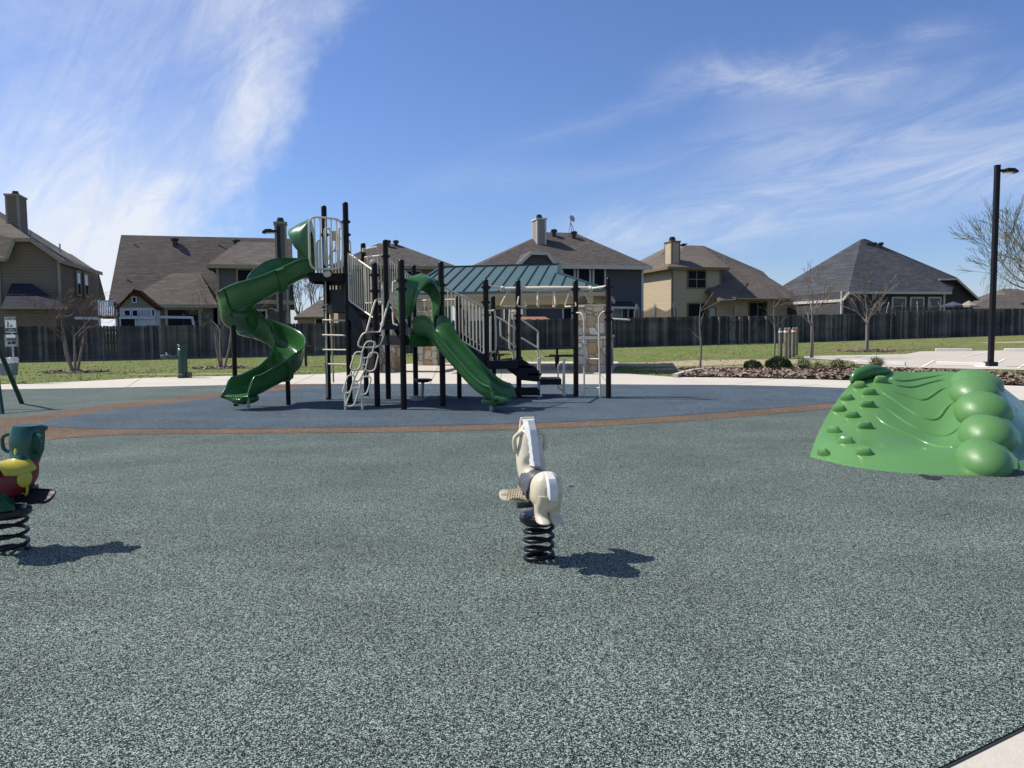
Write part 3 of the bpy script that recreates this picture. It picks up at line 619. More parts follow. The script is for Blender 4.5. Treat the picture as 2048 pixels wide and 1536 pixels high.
# ================================================================ FENCE
def fp(u, off_=0.):                # point on fence line by u
    p = UV*u+VV*(C0+off_); return Vector((p.x, p.y, hz(p.x, p.y)))
def u_of(px, v=0.):
    d = ray(px, 668); k = (C0+v)/(d.x*VV.x+d.y*VV.y); return (d.x*UV.x+d.y*UV.y)*k
FH = 1.83
def fence(px0, px1, label, hh=FH, rails=True):
    u0, u1 = u_of(px0), u_of(px1); c = fp((u0+u1)/2); root = T('wooden_fence', c, label, 'fence', 'board fences along the back of the park')
    n = max(1, round((u1-u0)/2.44)); bay = (u1-u0)/n; rl = MB()
    for i in range(n):
        mb = MB(); a = u0+i*bay; k = int(bay/.145); w = bay/k; bow = random.uniform(-.03, .03)
        for j in range(k):
            x0 = a+j*w+.004; x1 = a+(j+1)*w-.004; h = hh+random.uniform(-.02, .02)+bow*math.sin(math.pi*j/k); o = random.uniform(.045, .055)
            b0, b1 = fp(x0, o), fp(x1, o); b0.z = b1.z = min(b0.z, b1.z)+.03; zz = Vector((0, 0, 1)); e = UV*.03
            mb.prism([b0, b1, b1+zz*(h-.04), b1-e+zz*h, b0+e+zz*h, b0+zz*(h-.04)], VV*.018)
        mb.build('board_panel', 'fence', root, 0)
        p = MB(); q = fp(a); p.box(q+Vector((0, 0, (hh-.06)/2)), (.09, .09, hh-.06), R(15.5)); p.build('post', 'fence', root, 0)
        for z in (.25, .95, 1.62): rl.beam(fp(a+.05)+Vector((0, 0, z))+VV*.02, fp(a+bay-.05)+Vector((0, 0, z))+VV*.02, .04, .09)
    kb = MB(); kb.beam(fp(u0)+Vector((0, 0, .07)), fp(u1)+Vector((0, 0, .07)), .025, .15)
    rl.build('rail', 'fence', root, 0); kb.build('kickboard', 'fence', root, 0)
fence(-90, 205, 'weathered dark board fence at the far left behind the waste station')
fence(205.5, 585, 'weathered board fence behind the drinking fountain')
fence(585.5, 925, 'weathered board fence behind the slide tower')
fence(925.5, 1290, 'weathered board fence behind the pavilion and monkey bars')
fence(1290.5, 1604, 'weathered board fence with posts and gate in front of the tan house', 1.86)
fence(1604.5, 1790, 'weathered board fence in front of the dark-roofed house, left stretch', 1.84)
fence(1790.5, 2150, 'dark board fence at the far right behind the lamp pole', 1.93)
for gx0, gx1, lab in ((1437, 1478, 'left diagonal-braced gate in the board fence below the tan house'), (1497, 1531, 'right diagonal-braced gate in the board fence below the tan house')):
    a, b = fp(u_of(gx0), -.06), fp(u_of(gx1), -.06); mb = MB(); g = T('fence_gate', a, lab, 'gate', 'gates in the fence')
    for z in (.3, 1.6): mb.beam(a+Vector((0, 0, z)), b+Vector((0, 0, z)), .04, .09)
    mb.beam(a+Vector((0, 0, .3)), b+Vector((0, 0, 1.6)), .035, .09, (0, 1, 0)); mb.build('brace', 'fence', g, 0)
    for q in (a, b): p = MB(); p.box(q+Vector((0, 0, .92)), (.1, .1, 1.84), R(15.5)); p.build('gate_post', 'bark_g', g, 0)
# ================================================================ HOUSES
VO = 0.0
def HP(px, py, v):
    d = ray(px, py); k = (C0+v+VO)/(d.x*VV.x+d.y*VV.y); return EYEP+d*k
def HU(px, py, u):
    d = ray(px, py); k = u/(d.x*UV.x+d.y*UV.y); return EYEP+d*k
def Wp(u, v, z): p = UV*u+VV*(C0+v+VO); return Vector((p.x, p.y, z))
def loc_uv(p): return p.x*UV.x+p.y*UV.y, p.x*VV.x+p.y*VV.y-C0
def roofpoly(mb, pts, th=.18):
    pts = [HP(*p) if isinstance(p, tuple) else p for p in pts]; a = pts[-1]
    for i in range(len(pts)-2): mb.prism([a, pts[i], pts[i+1]], (0, 0, -th))
def hipg(mb, u0, u1, v0, v1, ze, ru0, ru1, rv, zr, th=.18):
    a, b, c, d = Wp(u0, v0, ze), Wp(u1, v0, ze), Wp(u1, v1, ze), Wp(u0, v1, ze); e, f = Wp(ru0, rv, zr), Wp(ru1, rv, zr); z = Vector((0, 0, -th))
    mb.add([a, b, c, d, e, f, a+z, b+z, c+z, d+z], [(0, 1, 5, 4), (1, 2, 5), (2, 3, 4, 5), (3, 0, 4), (0, 6, 7, 1), (1, 7, 8, 2), (2, 8, 9, 3), (3, 9, 6, 0), (9, 8, 7, 6)])
def vol(mb, tops, v, depth, zb=-.1):
    pts = [HP(x, y, v) for x, y in tops]; a, b = pts[0].copy(), pts[-1].copy(); a.z = b.z = zb; mb.prism([a]+pts+[b], VV*depth)
def window(root, P0, eu, nrm, w, h, nv=1, nh=1, fr='trim_w', gl='screen', fw_=.11, name='window', mv='black'):
    zz = Vector((0, 0, 1)); f = MB(); P0 = P0+nrm*.02
    def b(x0, x1, z0, z1, d0, d1, mb): mb.ob(P0+eu*(x0+x1)/2+zz*(z0+z1)/2+nrm*(d0+d1)/2, eu*abs(x1-x0)/2, nrm*(d1-d0)/2, zz*(z1-z0)/2)
    b(-fw_, 0, -fw_, h+fw_, -.03, .06, f); b(w, w+fw_, -fw_, h+fw_, -.03, .06, f); b(0, w, h, h+fw_, -.03, .06, f); b(0, w, -fw_, 0, -.03, .075, f)
    fo = f.build(name, fr, root, 0); g = MB(); b(0, w, 0, h, -.03, .01, g); g.build('pane', gl, fo, 0)
    m = MB()
    for i in range(1, nv): b(w*i/nv-.025, w*i/nv+.025, 0, h, .011, .04, m)
    for i in range(1, nh): b(0, w, h*i/nh-.025, h*i/nh+.025, .011, .038, m)
    if m.v: m.build('mullion', mv, fo, 0)
    return fo
def winpx(root, x0, y0, x1, y1, v, **k):
    a, b = HP(x0, y1, v), HP(x1, y0, v); t = HP(x0, y0, v); w = (Vector((b.x-a.x, b.y-a.y, 0))).length
    return window(root, a, UV, -VV, w, t.z-a.z, **k)
def band(mb, x0, y0, x1, y1, v, h=.2, t=.05):
    p, q = HP(x0, y0, v), HP(x1, y1, v); mb.beam(p-VV*t/2, q-VV*t/2, t, h)
def chimney(root, x0, x1, ytop, ybot, v, dep, m, capx, capy, trim='trim_t'):
    a, b = HP(x0, ytop, v), HP(x1, ytop, v); zb = HP(x0, ybot, v).z-1.2; mb = MB(); w = (b-a).length; c = (a+b)/2+VV*dep/2
    mb.box(Vector((c.x, c.y, (a.z+zb)/2)), (w, dep, a.z-zb), R(15.5)); ch = mb.build('chimney', m, root, 0)
    t = MB(); t.box(Vector((c.x, c.y, a.z+.06)), (w+.14, dep+.14, .12), R(15.5))
    for su, sv in ((-1, -1), (1, -1), (-1, 1), (1, 1)): q = c+UV*su*(w/2-.04)+VV*sv*(dep/2-.04); t.box(Vector((q.x, q.y, (a.z+zb)/2)), (.12, .12, a.z-zb-.01), R(15.5))
    t.build('chimney_trim', trim, ch, 0)
    k = MB(); r = 1.25*abs(HP(capx[1], capy, v).x-HP(capx[0], capy, v).x)/2; zt = HP(x0, capy, v).z
    cc = Vector((c.x, c.y, 0)); k.lathe([(r*.62, a.z+.1), (r*.62, zt-.45), (r, zt-.42), (r, zt-.12), (r*.8, zt-.1), (r*.78, zt)], cc, 14); k.build('chimney_cap', 'black', ch)
def vent(root, px, py, v, r=.22, h=.45, name='roof_vent'):
    p = HP(px, py, v); mb = MB(); mb.lathe([(r*.75, -.5), (r*.75, h*.45), (r*1.15, h*.5), (r*1.2, h*.85), (r*.7, h), (.02, h*1.02)], p, 14); mb.build(name, 'black', root)
def pipe(root, px, py, v, h=.35):
    p = HP(px, py, v); mb = MB(); mb.cyl(p-Vector((0, 0, .4)), p+Vector((0, 0, h)), .05, 8); mb.build('vent_pipe', 'galv', root)
def house(px, v, label): p = HP(px, 640, v); p.z = 0; return T('house', p, label, 'house', 'houses beyond the fence')
Z0 = -.1
# ---- A: brown house far left
def houseA():
    r = house(60, 8, 'brown two-storey house at the far left with a tall sided chimney'); w, rf, tr = MB(), MB(), MB()
    vol(w, [(-130, 517), (12, 517), (28, 480), (60, 480), (123, 522)], 8, 9)
    vol(w, [(-100, 614), (112, 614)], 5.6, 2.4)
    roofpoly(rf, [(-150, 518, 7.5), (11, 516, 7.5), (27, 476, 7.6), (62, 476, 7.6), (-5, 431, 13), (-150, 431, 13)])
    roofpoly(rf, [(62, 476, 7.6), (125, 520, 7.5), (197, 543.5, 17.3), (-5, 420, 17.3), (-5, 431, 13)])
    roofpoly(rf, [(197, 543.5, 17.3), (211, 597, 21), (196, 592, 17.3)]); roofpoly(rf, [HP(197, 543.5, 17.3), HP(211, 597, 21), HP(120, 597, 24), HP(60, 500, 22)])
    roofpoly(rf, [(-150, 431, 13), (-5, 431, 13), (-5, 420, 17.3), (197, 543.5, 17.3), (-150, 543, 24)])
    w.build('wall', 'sid_brown', r, 0); rf.build('roof', 'sh_brown', r, 0)
    pr = MB(); roofpoly(pr, [(3, 613, 5.1), (134, 613, 5.1), (62, 567, 7.95), (23, 567, 7.95)]); pr.build('porch_roof', 'sh_porch', r, 0)
    band(tr, -130, 519, 13, 519, 7.4, .22); band(tr, 13, 519, 28, 480, 7.45, .2); band(tr, 28, 480, 62, 480, 7.45, .2); band(tr, 62, 480, 126, 524, 7.4, .22); band(tr, 2, 615.5, 135, 615.5, 5.0, .16)
    u = loc_uv(HP(123, 522, 8))[0]+.06; p, q = Wp(u+.15, 7.5, HP(125, 524, 7.5).z), Wp(u+.15, 17.3, HP(125, 524, 7.5).z); tr.beam(p, q, .05, .24)
    for x, v in ((123, 7.97), (3, 7.97)): a = HP(x, 640, v); tr.box(Vector((a.x, a.y, 3)), (.16, .1, 6.0), R(15.5))
    tr.build('trim', 'trim_t', r, 0)
    for x0, x1, y0, y1 in ((154, 160.5, 545, 588), (169, 175.5, 549, 591)):
        a, b = HU(x0, y1, u), HU(x1, y1, u); t = HU(x0, y0, u); wd = (b-a).length; h = t.z-a.z
        f = window(r, a, VV, UV, wd, h, 1, 2, fr='trim_t', gl='screen', mv='trim_t'); g = MB(); zz = Vector((0, 0, 1))
        g.ob(a+VV*wd/2+zz*h*.74+UV*.05, VV*wd*.46, UV*.012, zz*h*.24); g.build('upper_sash', 'glass_sky_refl', f, 0)  # pale sash colour stands in for reflected sky
    chimney(r, 10, 36, 391, 455, 11, 1.5, 'sid_brown', (20, 33), 378); pipe(r, 120, 498, 13); pipe(r, 62, 472, 10.5)
houseA()
# ---- B: big brown-roofed house
def houseB():
    r = house(400, 9, 'grey house under a large plain brown roof behind the spiral slide'); w, rf, tr = MB(), MB(), MB()
    v0, rv = 8.6, 13.4; u0 = loc_uv(HP(217, 640, v0))[0]; u1 = loc_uv(HP(588, 640, v0))[0]; ze = HP(330, 607, v0).z; zr = HP(250, 470, rv).z
    a = Wp(u0, v0, ze); v1 = 2*rv-v0
    rf.prism([Wp(u0, v0, ze), Wp(u0, rv, zr), Wp(u0, v1, ze), Wp(u0, v1-.25, ze-.18), Wp(u0, rv, zr-.22), Wp(u0, v0+.25, ze-.18)], UV*(u1-u0))
    w.prism([Wp(u0+.3, v0+.6, Z0), Wp(u0+.3, v0+.6, ze), Wp(u0+.3, rv, zr-.3), Wp(u0+.3, v1-.6, ze), Wp(u0+.3, v1-.6, Z0)], UV*(u1-u0-.6))
    # projecting hip at the left end
    hu0, hu1 = loc_uv(HP(238, 640, 6.9))[0], loc_uv(HP(436, 640, 6.9))[0]; hz_ = ze-.12
    hipg(rf, hu0, hu1, 6.9, 14, hz_, loc_uv(HP(345, 546, 10.6))[0], loc_uv(HP(400, 546, 10.6))[0], 10.6, HP(345, 546, 10.6).z)
    w.prism([Wp(hu0+.4, 7.4, Z0), Wp(hu0+.4, 7.4, hz_-.1), Wp(hu1-.3, 7.4, hz_-.1), Wp(hu1-.3, 7.4, Z0)], VV*2)
    # upper storey block at the right
    b0, b1 = loc_uv(HP(418, 640, 6.4))[0], loc_uv(HP(586, 640, 6.4))[0]; zb = HP(430, 529, 6.4).z
    hipg(rf, b0, b1, 6.4, 17, zb, loc_uv(HP(480, 560, 11.5))[0], b1-1.0, 11.5, HP(500, 484, 11.5).z)
    w.prism([Wp(b0+.5, 7, Z0), Wp(b0+.5, 7, zb-.1), Wp(b1-.2, 7, zb-.1), Wp(b1-.2, 7, Z0)], VV*7)
    w.build('wall', 'sid_grey', r, 0); rf.build('roof', 'sh_brown', r, 0)
    tr.beam(Wp(b0, 6.37, zb-.1), Wp(b1, 6.37, zb-.1), .05, .24); tr.beam(Wp(b0-.02, 6.4, zb-.1), Wp(b0-.02, 9, zb-.1), .05, .24); tr.beam(Wp(hu0, 6.87, hz_-.1), Wp(hu1, 6.87, hz_-.1), .05, .22)
    for uu, v in ((b0+.55, 6.97), (b1-.25, 6.97)): tr.box(Wp(uu, v, zb/2), (.16, .09, zb-.2), R(15.5))
    band(tr, 500, 603, 586, 606, 6.2, .25, .6); a = HP(576, 640, 6.0); tr.box(Vector((a.x, a.y, 1.8)), (.22, .22, 3.4), R(15.5)); tr.build('trim', 'trim_t', r, 0)
    winpx(r, 477, 540, 534, 584, 7, nv=2, nh=2, fr='trim_t'); winpx(r, 510, 622, 531, 660, 7, fr='trim_w', nv=2, nh=3); winpx(r, 337, 620, 397, 662, 7.4, nv=2, fr='trim_t', fw_=.16)
    chimney(r, 549, 572, 447, 583, 5.6, 1.1, 'sid_grey', (552, 565), 433); vent(r, 350, 488, 12.7); vent(r, 473, 491, 12.7); pipe(r, 267, 492, 12.7); pipe(r, 253, 562, 10.2); pipe(r, 436, 488, 12.8)
houseB()
def houseC():
    r = house(790, 16, 'tan house with a hip roof and two black turbine vents behind the play tower'); w, rf, tr = MB(), MB(), MB(); v0, rv = 16, 22
    u0, u1 = loc_uv(HP(664, 640, v0))[0], loc_uv(HP(917, 640, v0))[0]; ze = HP(900, 533, v0).z
    hipg(rf, u0, u1, v0, 28, ze, loc_uv(HP(757, 500, rv))[0], loc_uv(HP(792, 500, rv))[0], rv, HP(780, 487, rv).z)
    w.prism([Wp(u0+.5, v0+.6, Z0), Wp(u0+.5, v0+.6, ze-.1), Wp(u1-.5, v0+.6, ze-.1), Wp(u1-.5, v0+.6, Z0)], VV*10); w.build('wall', 'sid_tan2', r, 0); rf.build('roof', 'sh_grey', r, 0)
    tr.beam(Wp(u0, v0-.03, ze-.12), Wp(u1, v0-.03, ze-.12), .05, .26); tr.build('trim', 'trim_t', r, 0)
    winpx(r, 813, 543, 840, 575, v0+.6, nv=2); winpx(r, 700, 622, 716, 650, v0+.6, nh=2); vent(r, 776, 491, 21); vent(r, 792, 491, 21.3)
houseC()
def at_(p, z): return Vector((p.x, p.y, z))
def houseD():
    r = house(1200, 10, 'slate grey two-storey house with a satellite dish behind the monkey bars'); w, rf, tr, wl = MB(), MB(), MB(), MB(); v0, rv = 9.6, 16
    u0, u1 = loc_uv(HP(966, 640, v0))[0], loc_uv(HP(1304, 640, v0))[0]; ze = HP(1200, 531, v0).z
    hipg(rf, u0, u1, v0, 22.4, ze, loc_uv(HP(1092, 500, rv))[0], loc_uv(HP(1150, 500, rv))[0], rv, HP(1120, 465, rv).z)
    w.prism([Wp(u0+.5, v0+.6, Z0), Wp(u0+.5, v0+.6, ze-.1), Wp(u1-.5, v0+.6, ze-.1), Wp(u1-.5, v0+.6, Z0)], VV*11)
    g = [HP(1032, 533, 9.2), HP(1059, 507, 9.2), HP(1092, 508, 9.2), HP(1111, 533, 9.2)]; w.prism(g, VV*4)
    roofpoly(rf, [(1059, 505, 8.9), (1092, 506, 8.9), HP(1092, 508, 9.2)+VV*4.5+Vector((0, 0, .15)), HP(1059, 507, 9.2)+VV*4.5+Vector((0, 0, .15))], .12)
    for a, b in ((g[0], g[1]), (g[2], g[3])):
        rf.prism([a-VV*.3+Vector((0, 0, .12)), b-VV*.3+Vector((0, 0, .12)), b+VV*4+Vector((0, 0, .12)), a+VV*4+Vector((0, 0, .12))], (0, 0, -.12))
    for a, b in zip(g, g[1:]): tr.beam(a-VV*.33, b-VV*.33, .05, .22)
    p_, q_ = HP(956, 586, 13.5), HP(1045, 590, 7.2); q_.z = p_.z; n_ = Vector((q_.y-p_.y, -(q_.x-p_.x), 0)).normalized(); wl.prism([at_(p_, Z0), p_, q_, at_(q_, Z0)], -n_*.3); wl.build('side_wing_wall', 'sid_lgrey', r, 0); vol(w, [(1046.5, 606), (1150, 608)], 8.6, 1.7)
    e_ = Vector((0, 0, .02)); rf.prism([p_+n_*.4-(q_-p_)*.03+e_, q_+n_*.4+e_, q_-n_*3+Vector((0, 0, 1.6)), p_-n_*3+Vector((0, 0, 1.6))], (0, 0, -.15))
    w.build('wall', 'sid_blue', r, 0); rf.build('roof', 'sh_grey', r, 0); pr = MB(); roofpoly(pr, [(1222, 613, 8.2), (1276, 614, 8.2), (1262, 603, 10.2), (1228, 603, 10.2)]); pr.build('porch_roof', 'sh_porch', r, 0)
    tr.beam(Wp(u0, v0-.03, ze-.12), Wp(u1, v0-.03, ze-.12), .05, .26); tr.box(Wp(u1-.52, v0+.57, ze/2), (.16, .09, ze-.3), R(15.5)); tr.box(Wp(loc_uv(HP(1046, 640, 7.6))[0], 7.58, 2), (.14, .06, 4), R(15.5))
    band(tr, 1018, 605, 1150, 607, 8.55, .2, .3); band(tr, 1221, 615, 1277, 616, 8.15, .16); tr.build('trim', 'trim_w', r, 0)
    for x0, x1 in ((1126, 1147), (1157, 1178), (1188, 1208)): winpx(r, x0, 538, x1, 577, v0+.6, fw_=.13)
    winpx(r, 1127, 614, 1142, 650, 8.6); 
    def onw(px, py): d = ray(px, py); k = p_.dot(n_)/(d.x*n_.x+d.y*n_.y); return EYEP+d*k
    for x0, x1, y0 in ((988, 997, 617), (1011, 1020, 615)):
        a, b, t_ = onw(x0, 640), onw(x1, 640), onw(x0, y0); a.z = min(a.z, b.z); b.z = a.z; window(r, a, (b-a).normalized(), n_, (b-a).length, t_.z-a.z)
    winpx(r, 1257, 618, 1275, 655, v0+.6)
    d = winpx(r, 1226, 620, 1242, 662, v0+.6, nv=1, nh=2, gl='blind', fr='trim_w', name='back_door')
    chimney(r, 1074, 1092, 439, 474, 13.4, 1.2, 'sid_lgrey', (1074, 1084), 427, 'trim_w'); vent(r, 1108, 470, 15.1); vent(r, 1148, 474, 14.8); pipe(r, 1039, 504, 14)
    b = HP(1145, 466, 15.2); dish = T('satellite_dish', b, 'white satellite dish on a small tripod atop the slate grey house', 'satellite dish'); t = MB(); top = b+Vector((-.15, 0, .85))
    for dx, dy in ((-.35, 0), (.3, -.1), (0, .3)): t.cyl(b+Vector((dx, dy, -.25)), top, .025, 6)
    t.cyl(top, top+Vector((0, 0, .25)), .03, 6); t.build('tripod', 'galv', dish); m = MB(); c = top+Vector((.12, -.1, .28)); n = Vector((.55, -.75, .35)).normalized(); x = n.cross(Vector((0, 0, 1))).normalized(); y = x.cross(n)
    m.ell(c, x*.27, y*.3, n*.05, 18, 8); m.build('reflector', 'dish', dish)
VO = -2.5
houseD()
VO = 0.0
def houseE():
    r = house(1450, 9, 'tan two-storey house with a sunlit left wall and a tan chimney'); w, rf, tr = MB(), MB(), MB()
    v0 = 8.5; u0, u1 = loc_uv(HP(1336, 640, v0))[0], loc_uv(HP(1458, 640, v0))[0]; ze = HP(1400, 534, v0).z
    hipg(rf, u0, u1, v0, 22, ze, loc_uv(HP(1372, 500, 14.5))[0], loc_uv(HP(1404, 500, 14.5))[0], 14.5, HP(1390, 491, 14.5).z)
    ul = loc_uv(HP(1343, 640, 9))[0]; w.prism([Wp(ul, 9, Z0), Wp(ul, 9, ze-.1), Wp(loc_uv(HP(1440, 640, 9))[0], 9, ze-.1), Wp(loc_uv(HP(1440, 640, 9))[0], 9, Z0)], VV*9)
    hipg(rf, loc_uv(HP(1250, 640, 20))[0], loc_uv(HP(1372, 640, 20))[0], 14.6, 26, ze, loc_uv(HP(1333, 640, 20))[0], loc_uv(HP(1350, 640, 20))[0], 20, HP(1331, 494, 20).z)
    w.prism([Wp(ul-2.2, 16, Z0), Wp(ul-2.2, 16, ze-.1), Wp(ul+2, 16, ze-.1), Wp(ul+2, 16, Z0)], VV*5)
    v2 = 7.6; a0, a1 = loc_uv(HP(1422, 640, v2))[0], loc_uv(HP(1606, 640, v2))[0]; z2 = HP(1500, 596, v2).z
    # lower roof: front plane with its kinked right hip
    k = [HP(1422, 596, v2), HP(1604, 596.5, v2), HP(1543, 560, 11.5), HP(1526, 543, 13), HP(1406, 491, 15.2), HP(1400, 505, 14)]
    roofpoly(rf, k, .18); rf.add([k[1], Wp(a1, 20, z2), HP(1406, 491, 15.2), HP(1526, 543, 13), HP(1543, 560, 11.5)], [(0, 1, 4), (4, 1, 3), (3, 1, 2)]); rf.add([Wp(a0, 20, z2), Wp(a1, 20, z2), HP(1406, 491, 15.2)], [(1, 0, 2)])
    roofpoly(rf, [(1410, 582, 8.9), (1438, 601, 6.9), (1470, 600, 6.9), (1496, 565, 9.6), (1440, 560, 9.6)], .15); roofpoly(rf, [(1456, 597.5, 7.2), (1560, 597.5, 7.2), (1500, 548, 11), (1478, 550, 11)], .15)
    w.prism([Wp(loc_uv(HP(1425, 640, 8.4))[0], 8.4, Z0), Wp(loc_uv(HP(1425, 640, 8.4))[0], 8.4, z2-.1), Wp(a1-.4, 8.4, z2-.1), Wp(a1-.4, 8.4, Z0)], VV*10)
    w.build('wall', 'sid_tan', r, 0); rf.build('roof', 'sh_tan', r, 0)
    tr.beam(Wp(u0, v0-.03, ze-.12), Wp(u1, v0-.03, ze-.12), .05, .22); tr.beam(Wp(u0-.03, v0, ze-.12), Wp(u0-.03, 16, ze-.12), .05, .22); tr.beam(Wp(a0, v2-.03, z2-.12), Wp(a1, v2-.03, z2-.12), .05, .2)
    tr.box(Wp(ul+.02, 8.97, ze/2), (.16, .09, ze-.2), R(15.5)); tr.box(Wp(loc_uv(HP(1440, 640, 9))[0], 8.97, ze/2), (.14, .09, ze-.2), R(15.5)); tr.cyl(Wp(ul-.1, 8.8, 0), Wp(ul-.1, 8.8, ze-.3), .045, 6); tr.build('trim', 'trim_b', r, 0)
    c = MB(); q = HP(1470, 640, 7.6); c.box(Vector((q.x, q.y, 1.7)), (.24, .24, 3.4), R(15.5)); c.build('porch_column', 'trim_t', r, 0)
    winpx(r, 1376, 542, 1410, 575, 9, nv=2, nh=2, fr='trim_b', mv='trim_t'); winpx(r, 1376, 608, 1410, 655, 9, nv=1, fr='trim_b'); winpx(r, 1498, 606, 1532, 634, 8.4, nv=2, nh=1, fr='trim_b', mv='trim_t')
    winpx(r, 1418, 616, 1430, 655, 8.4, gl='blind', fr='trim_b', name='back_door'); chimney(r, 1343, 1360, 484, 528, 9.3, 1.3, 'sid_tan', (1341, 1351), 472, 'trim_b')
    pipe(r, 1449, 517, 13); pipe(r, 1522, 560, 11)
    v = HP(1366, 490, 15); m = MB(); m.ob(v, UV*.25, VV*.2, Vector((.15, 0, .12))); m.build('roof_vent', 'black', r, 0)
VO = 7.0
houseE()
VO = 0.0
def houseG():
    Zq = Vector((0, 0, 1))
    r = house(1790, 9, 'dark grey hip-roofed house with three white-framed windows and three black roof vents'); w, rf, tr, wl = MB(), MB(), MB(), MB(); v0 = 7.6
    ap, ap2 = HP(1722, 478.5, 15), HP(1731, 477.5, 15); a, b = HP(1697, 582.5, v0), HP(1903, 583, v0); b.z = a.z
    ub = loc_uv(b)[0]; ua = loc_uv(a)[0]
    z2 = HP(1681, 599, 8.6).z; B_ = Wp(ua-.35, 21, z2); F_ = HP(1684, 596, v0+.5); F_.z = z2
    roofpoly(rf, [a, b, HP(1914, 555, 12), ap2, ap]); rf.add([a, F_, B_, ap], [(0, 3, 2, 1)]); Q = Vector((0, 0, -.18)); rf.add([F_, B_, F_+Q, B_+Q], [(0, 1, 3, 2)])
    rf.add([HP(1914, 555, 12), Wp(ub+2, 22, a.z), ap2, ap, B_], [(0, 1, 2), (1, 4, 3, 2)])
    hipg(rf, ua-9, ua+3, 16.5, 27, z2, ua-4.8, ua+1, 21.5, HP(1600, 545, 21.5).z); w.prism([Wp(ua-8.6, 17, Z0), Wp(ua-8.6, 17, z2-.1), Wp(ua+2, 17, z2-.1), Wp(ua+2, 17, Z0)], VV*9)
    roofpoly(rf, [(1880, 557, 9.4), (1914, 555, 9.4), HP(1914, 555, 9.4)+VV*5, HP(1880, 557, 9.4)+VV*5]); roofpoly(rf, [HP(1914, 555, 9.4), HP(1958, 597, 9.4), HP(1958, 597, 9.4)+VV*6, HP(1914, 555, 9.4)+VV*5])
    vol(w, [(1683, 584), (1888, 584)], 8.2, 9); vol(w, [(1884, 560), (1913, 558), (1947, 590)], 9.9, 6); w.build('wall', 'sid_dark', r, 0)
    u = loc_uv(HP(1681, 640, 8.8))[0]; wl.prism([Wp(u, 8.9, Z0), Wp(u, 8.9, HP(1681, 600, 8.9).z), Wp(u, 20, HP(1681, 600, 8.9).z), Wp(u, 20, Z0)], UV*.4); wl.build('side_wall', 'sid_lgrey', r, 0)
    rf.build('roof', 'sh_dark', r, 0)
    tr.beam(a-VV*.03-Vector((0, 0, .1)), b-VV*.03-Vector((0, 0, .1)), .05, .2); tr.beam(F_-VV*.05-Zq*.1, a-VV*.05-Zq*.1, .05, .2); tr.beam(B_-UV*.03-Zq*.1, F_-UV*.03-Zq*.1, .05, .22)
    band(tr, 1878, 559, 1914, 558, 9.3, .16); band(tr, 1914, 558, 1959, 600, 9.3, .18)
    for x in (1683, 1887): q = HP(x, 640, 8.15); tr.box(Vector((q.x, q.y, 2.2)), (.18, .1, 4.3), R(15.5))
    tr.build('trim', 'trim_w', r, 0)
    for x0, x1 in ((1785, 1809), (1821, 1845), (1857, 1879)): winpx(r, x0, 597, x1, 628, 8.2, nh=2, gl='glass', mv='trim_w', fw_=.14)
    for x, y in ((1737, 494), (1749, 494), (1762, 494)): vent(r, x, y, 14.2, .2, .42)
    pipe(r, 1660, 571, 13)
houseG()
def far_house(px0, px1, ye, yr, v, wm, rm, label, gable=False, rx=None):
    r = house((px0+px1)/2, v, label); w, rf = MB(), MB(); u0, u1 = loc_uv(HP(px0, 640, v))[0], loc_uv(HP(px1, 640, v))[0]; ze = HP((px0+px1)/2, ye, v).z; rv = v+5
    zr = HP((px0+px1)/2, yr, rv).z; c0, c1 = (u0, u1) if gable else (u0+(u1-u0)*.35, u0+(u1-u0)*.6)
    if rx: c0, c1 = loc_uv(HP(rx[0], 640, rv))[0], loc_uv(HP(rx[1], 640, rv))[0]
    hipg(rf, u0, u1, v, v+10, ze, c0, c1, rv, zr); w.prism([Wp(u0+.4, v+.4, Z0), Wp(u0+.4, v+.4, ze-.05), Wp(u1-.4, v+.4, ze-.05), Wp(u1-.4, v+.4, Z0)], VV*9)
    w.build('wall', wm, r, 0); rf.build('roof', rm, r, 0); winpx(r, px0+(px1-px0)*.55, ye+4, px0+(px1-px0)*.7, ye+16, v+.4); return r
far_house(588, 668, 634, 600, 34, 'sid_lgrey', 'sh_tan', 'small distant house with a pale roof seen under the slide tower', rx=(640, 655))
far_house(652, 742, 612, 585, 24, 'sid_tan', 'sh_brown', 'tan house glimpsed behind the ladder of the slide tower')
far_house(1938, 2052, 617, 590, 34, 'sid_tan2', 'sh_brown', 'distant tan house just right of the dark-roofed house', rx=(1985, 2020))
far_house(2020, 2140, 606, 578, 44, 'sid_tan', 'sh_brown', 'distant tan house at the right edge behind the weeping tree')
far_house(1530, 1620, 612, 590, 40, 'sid_lgrey', 'sh_dark', 'distant grey house glimpsed between the tan house and the dark-roofed house')
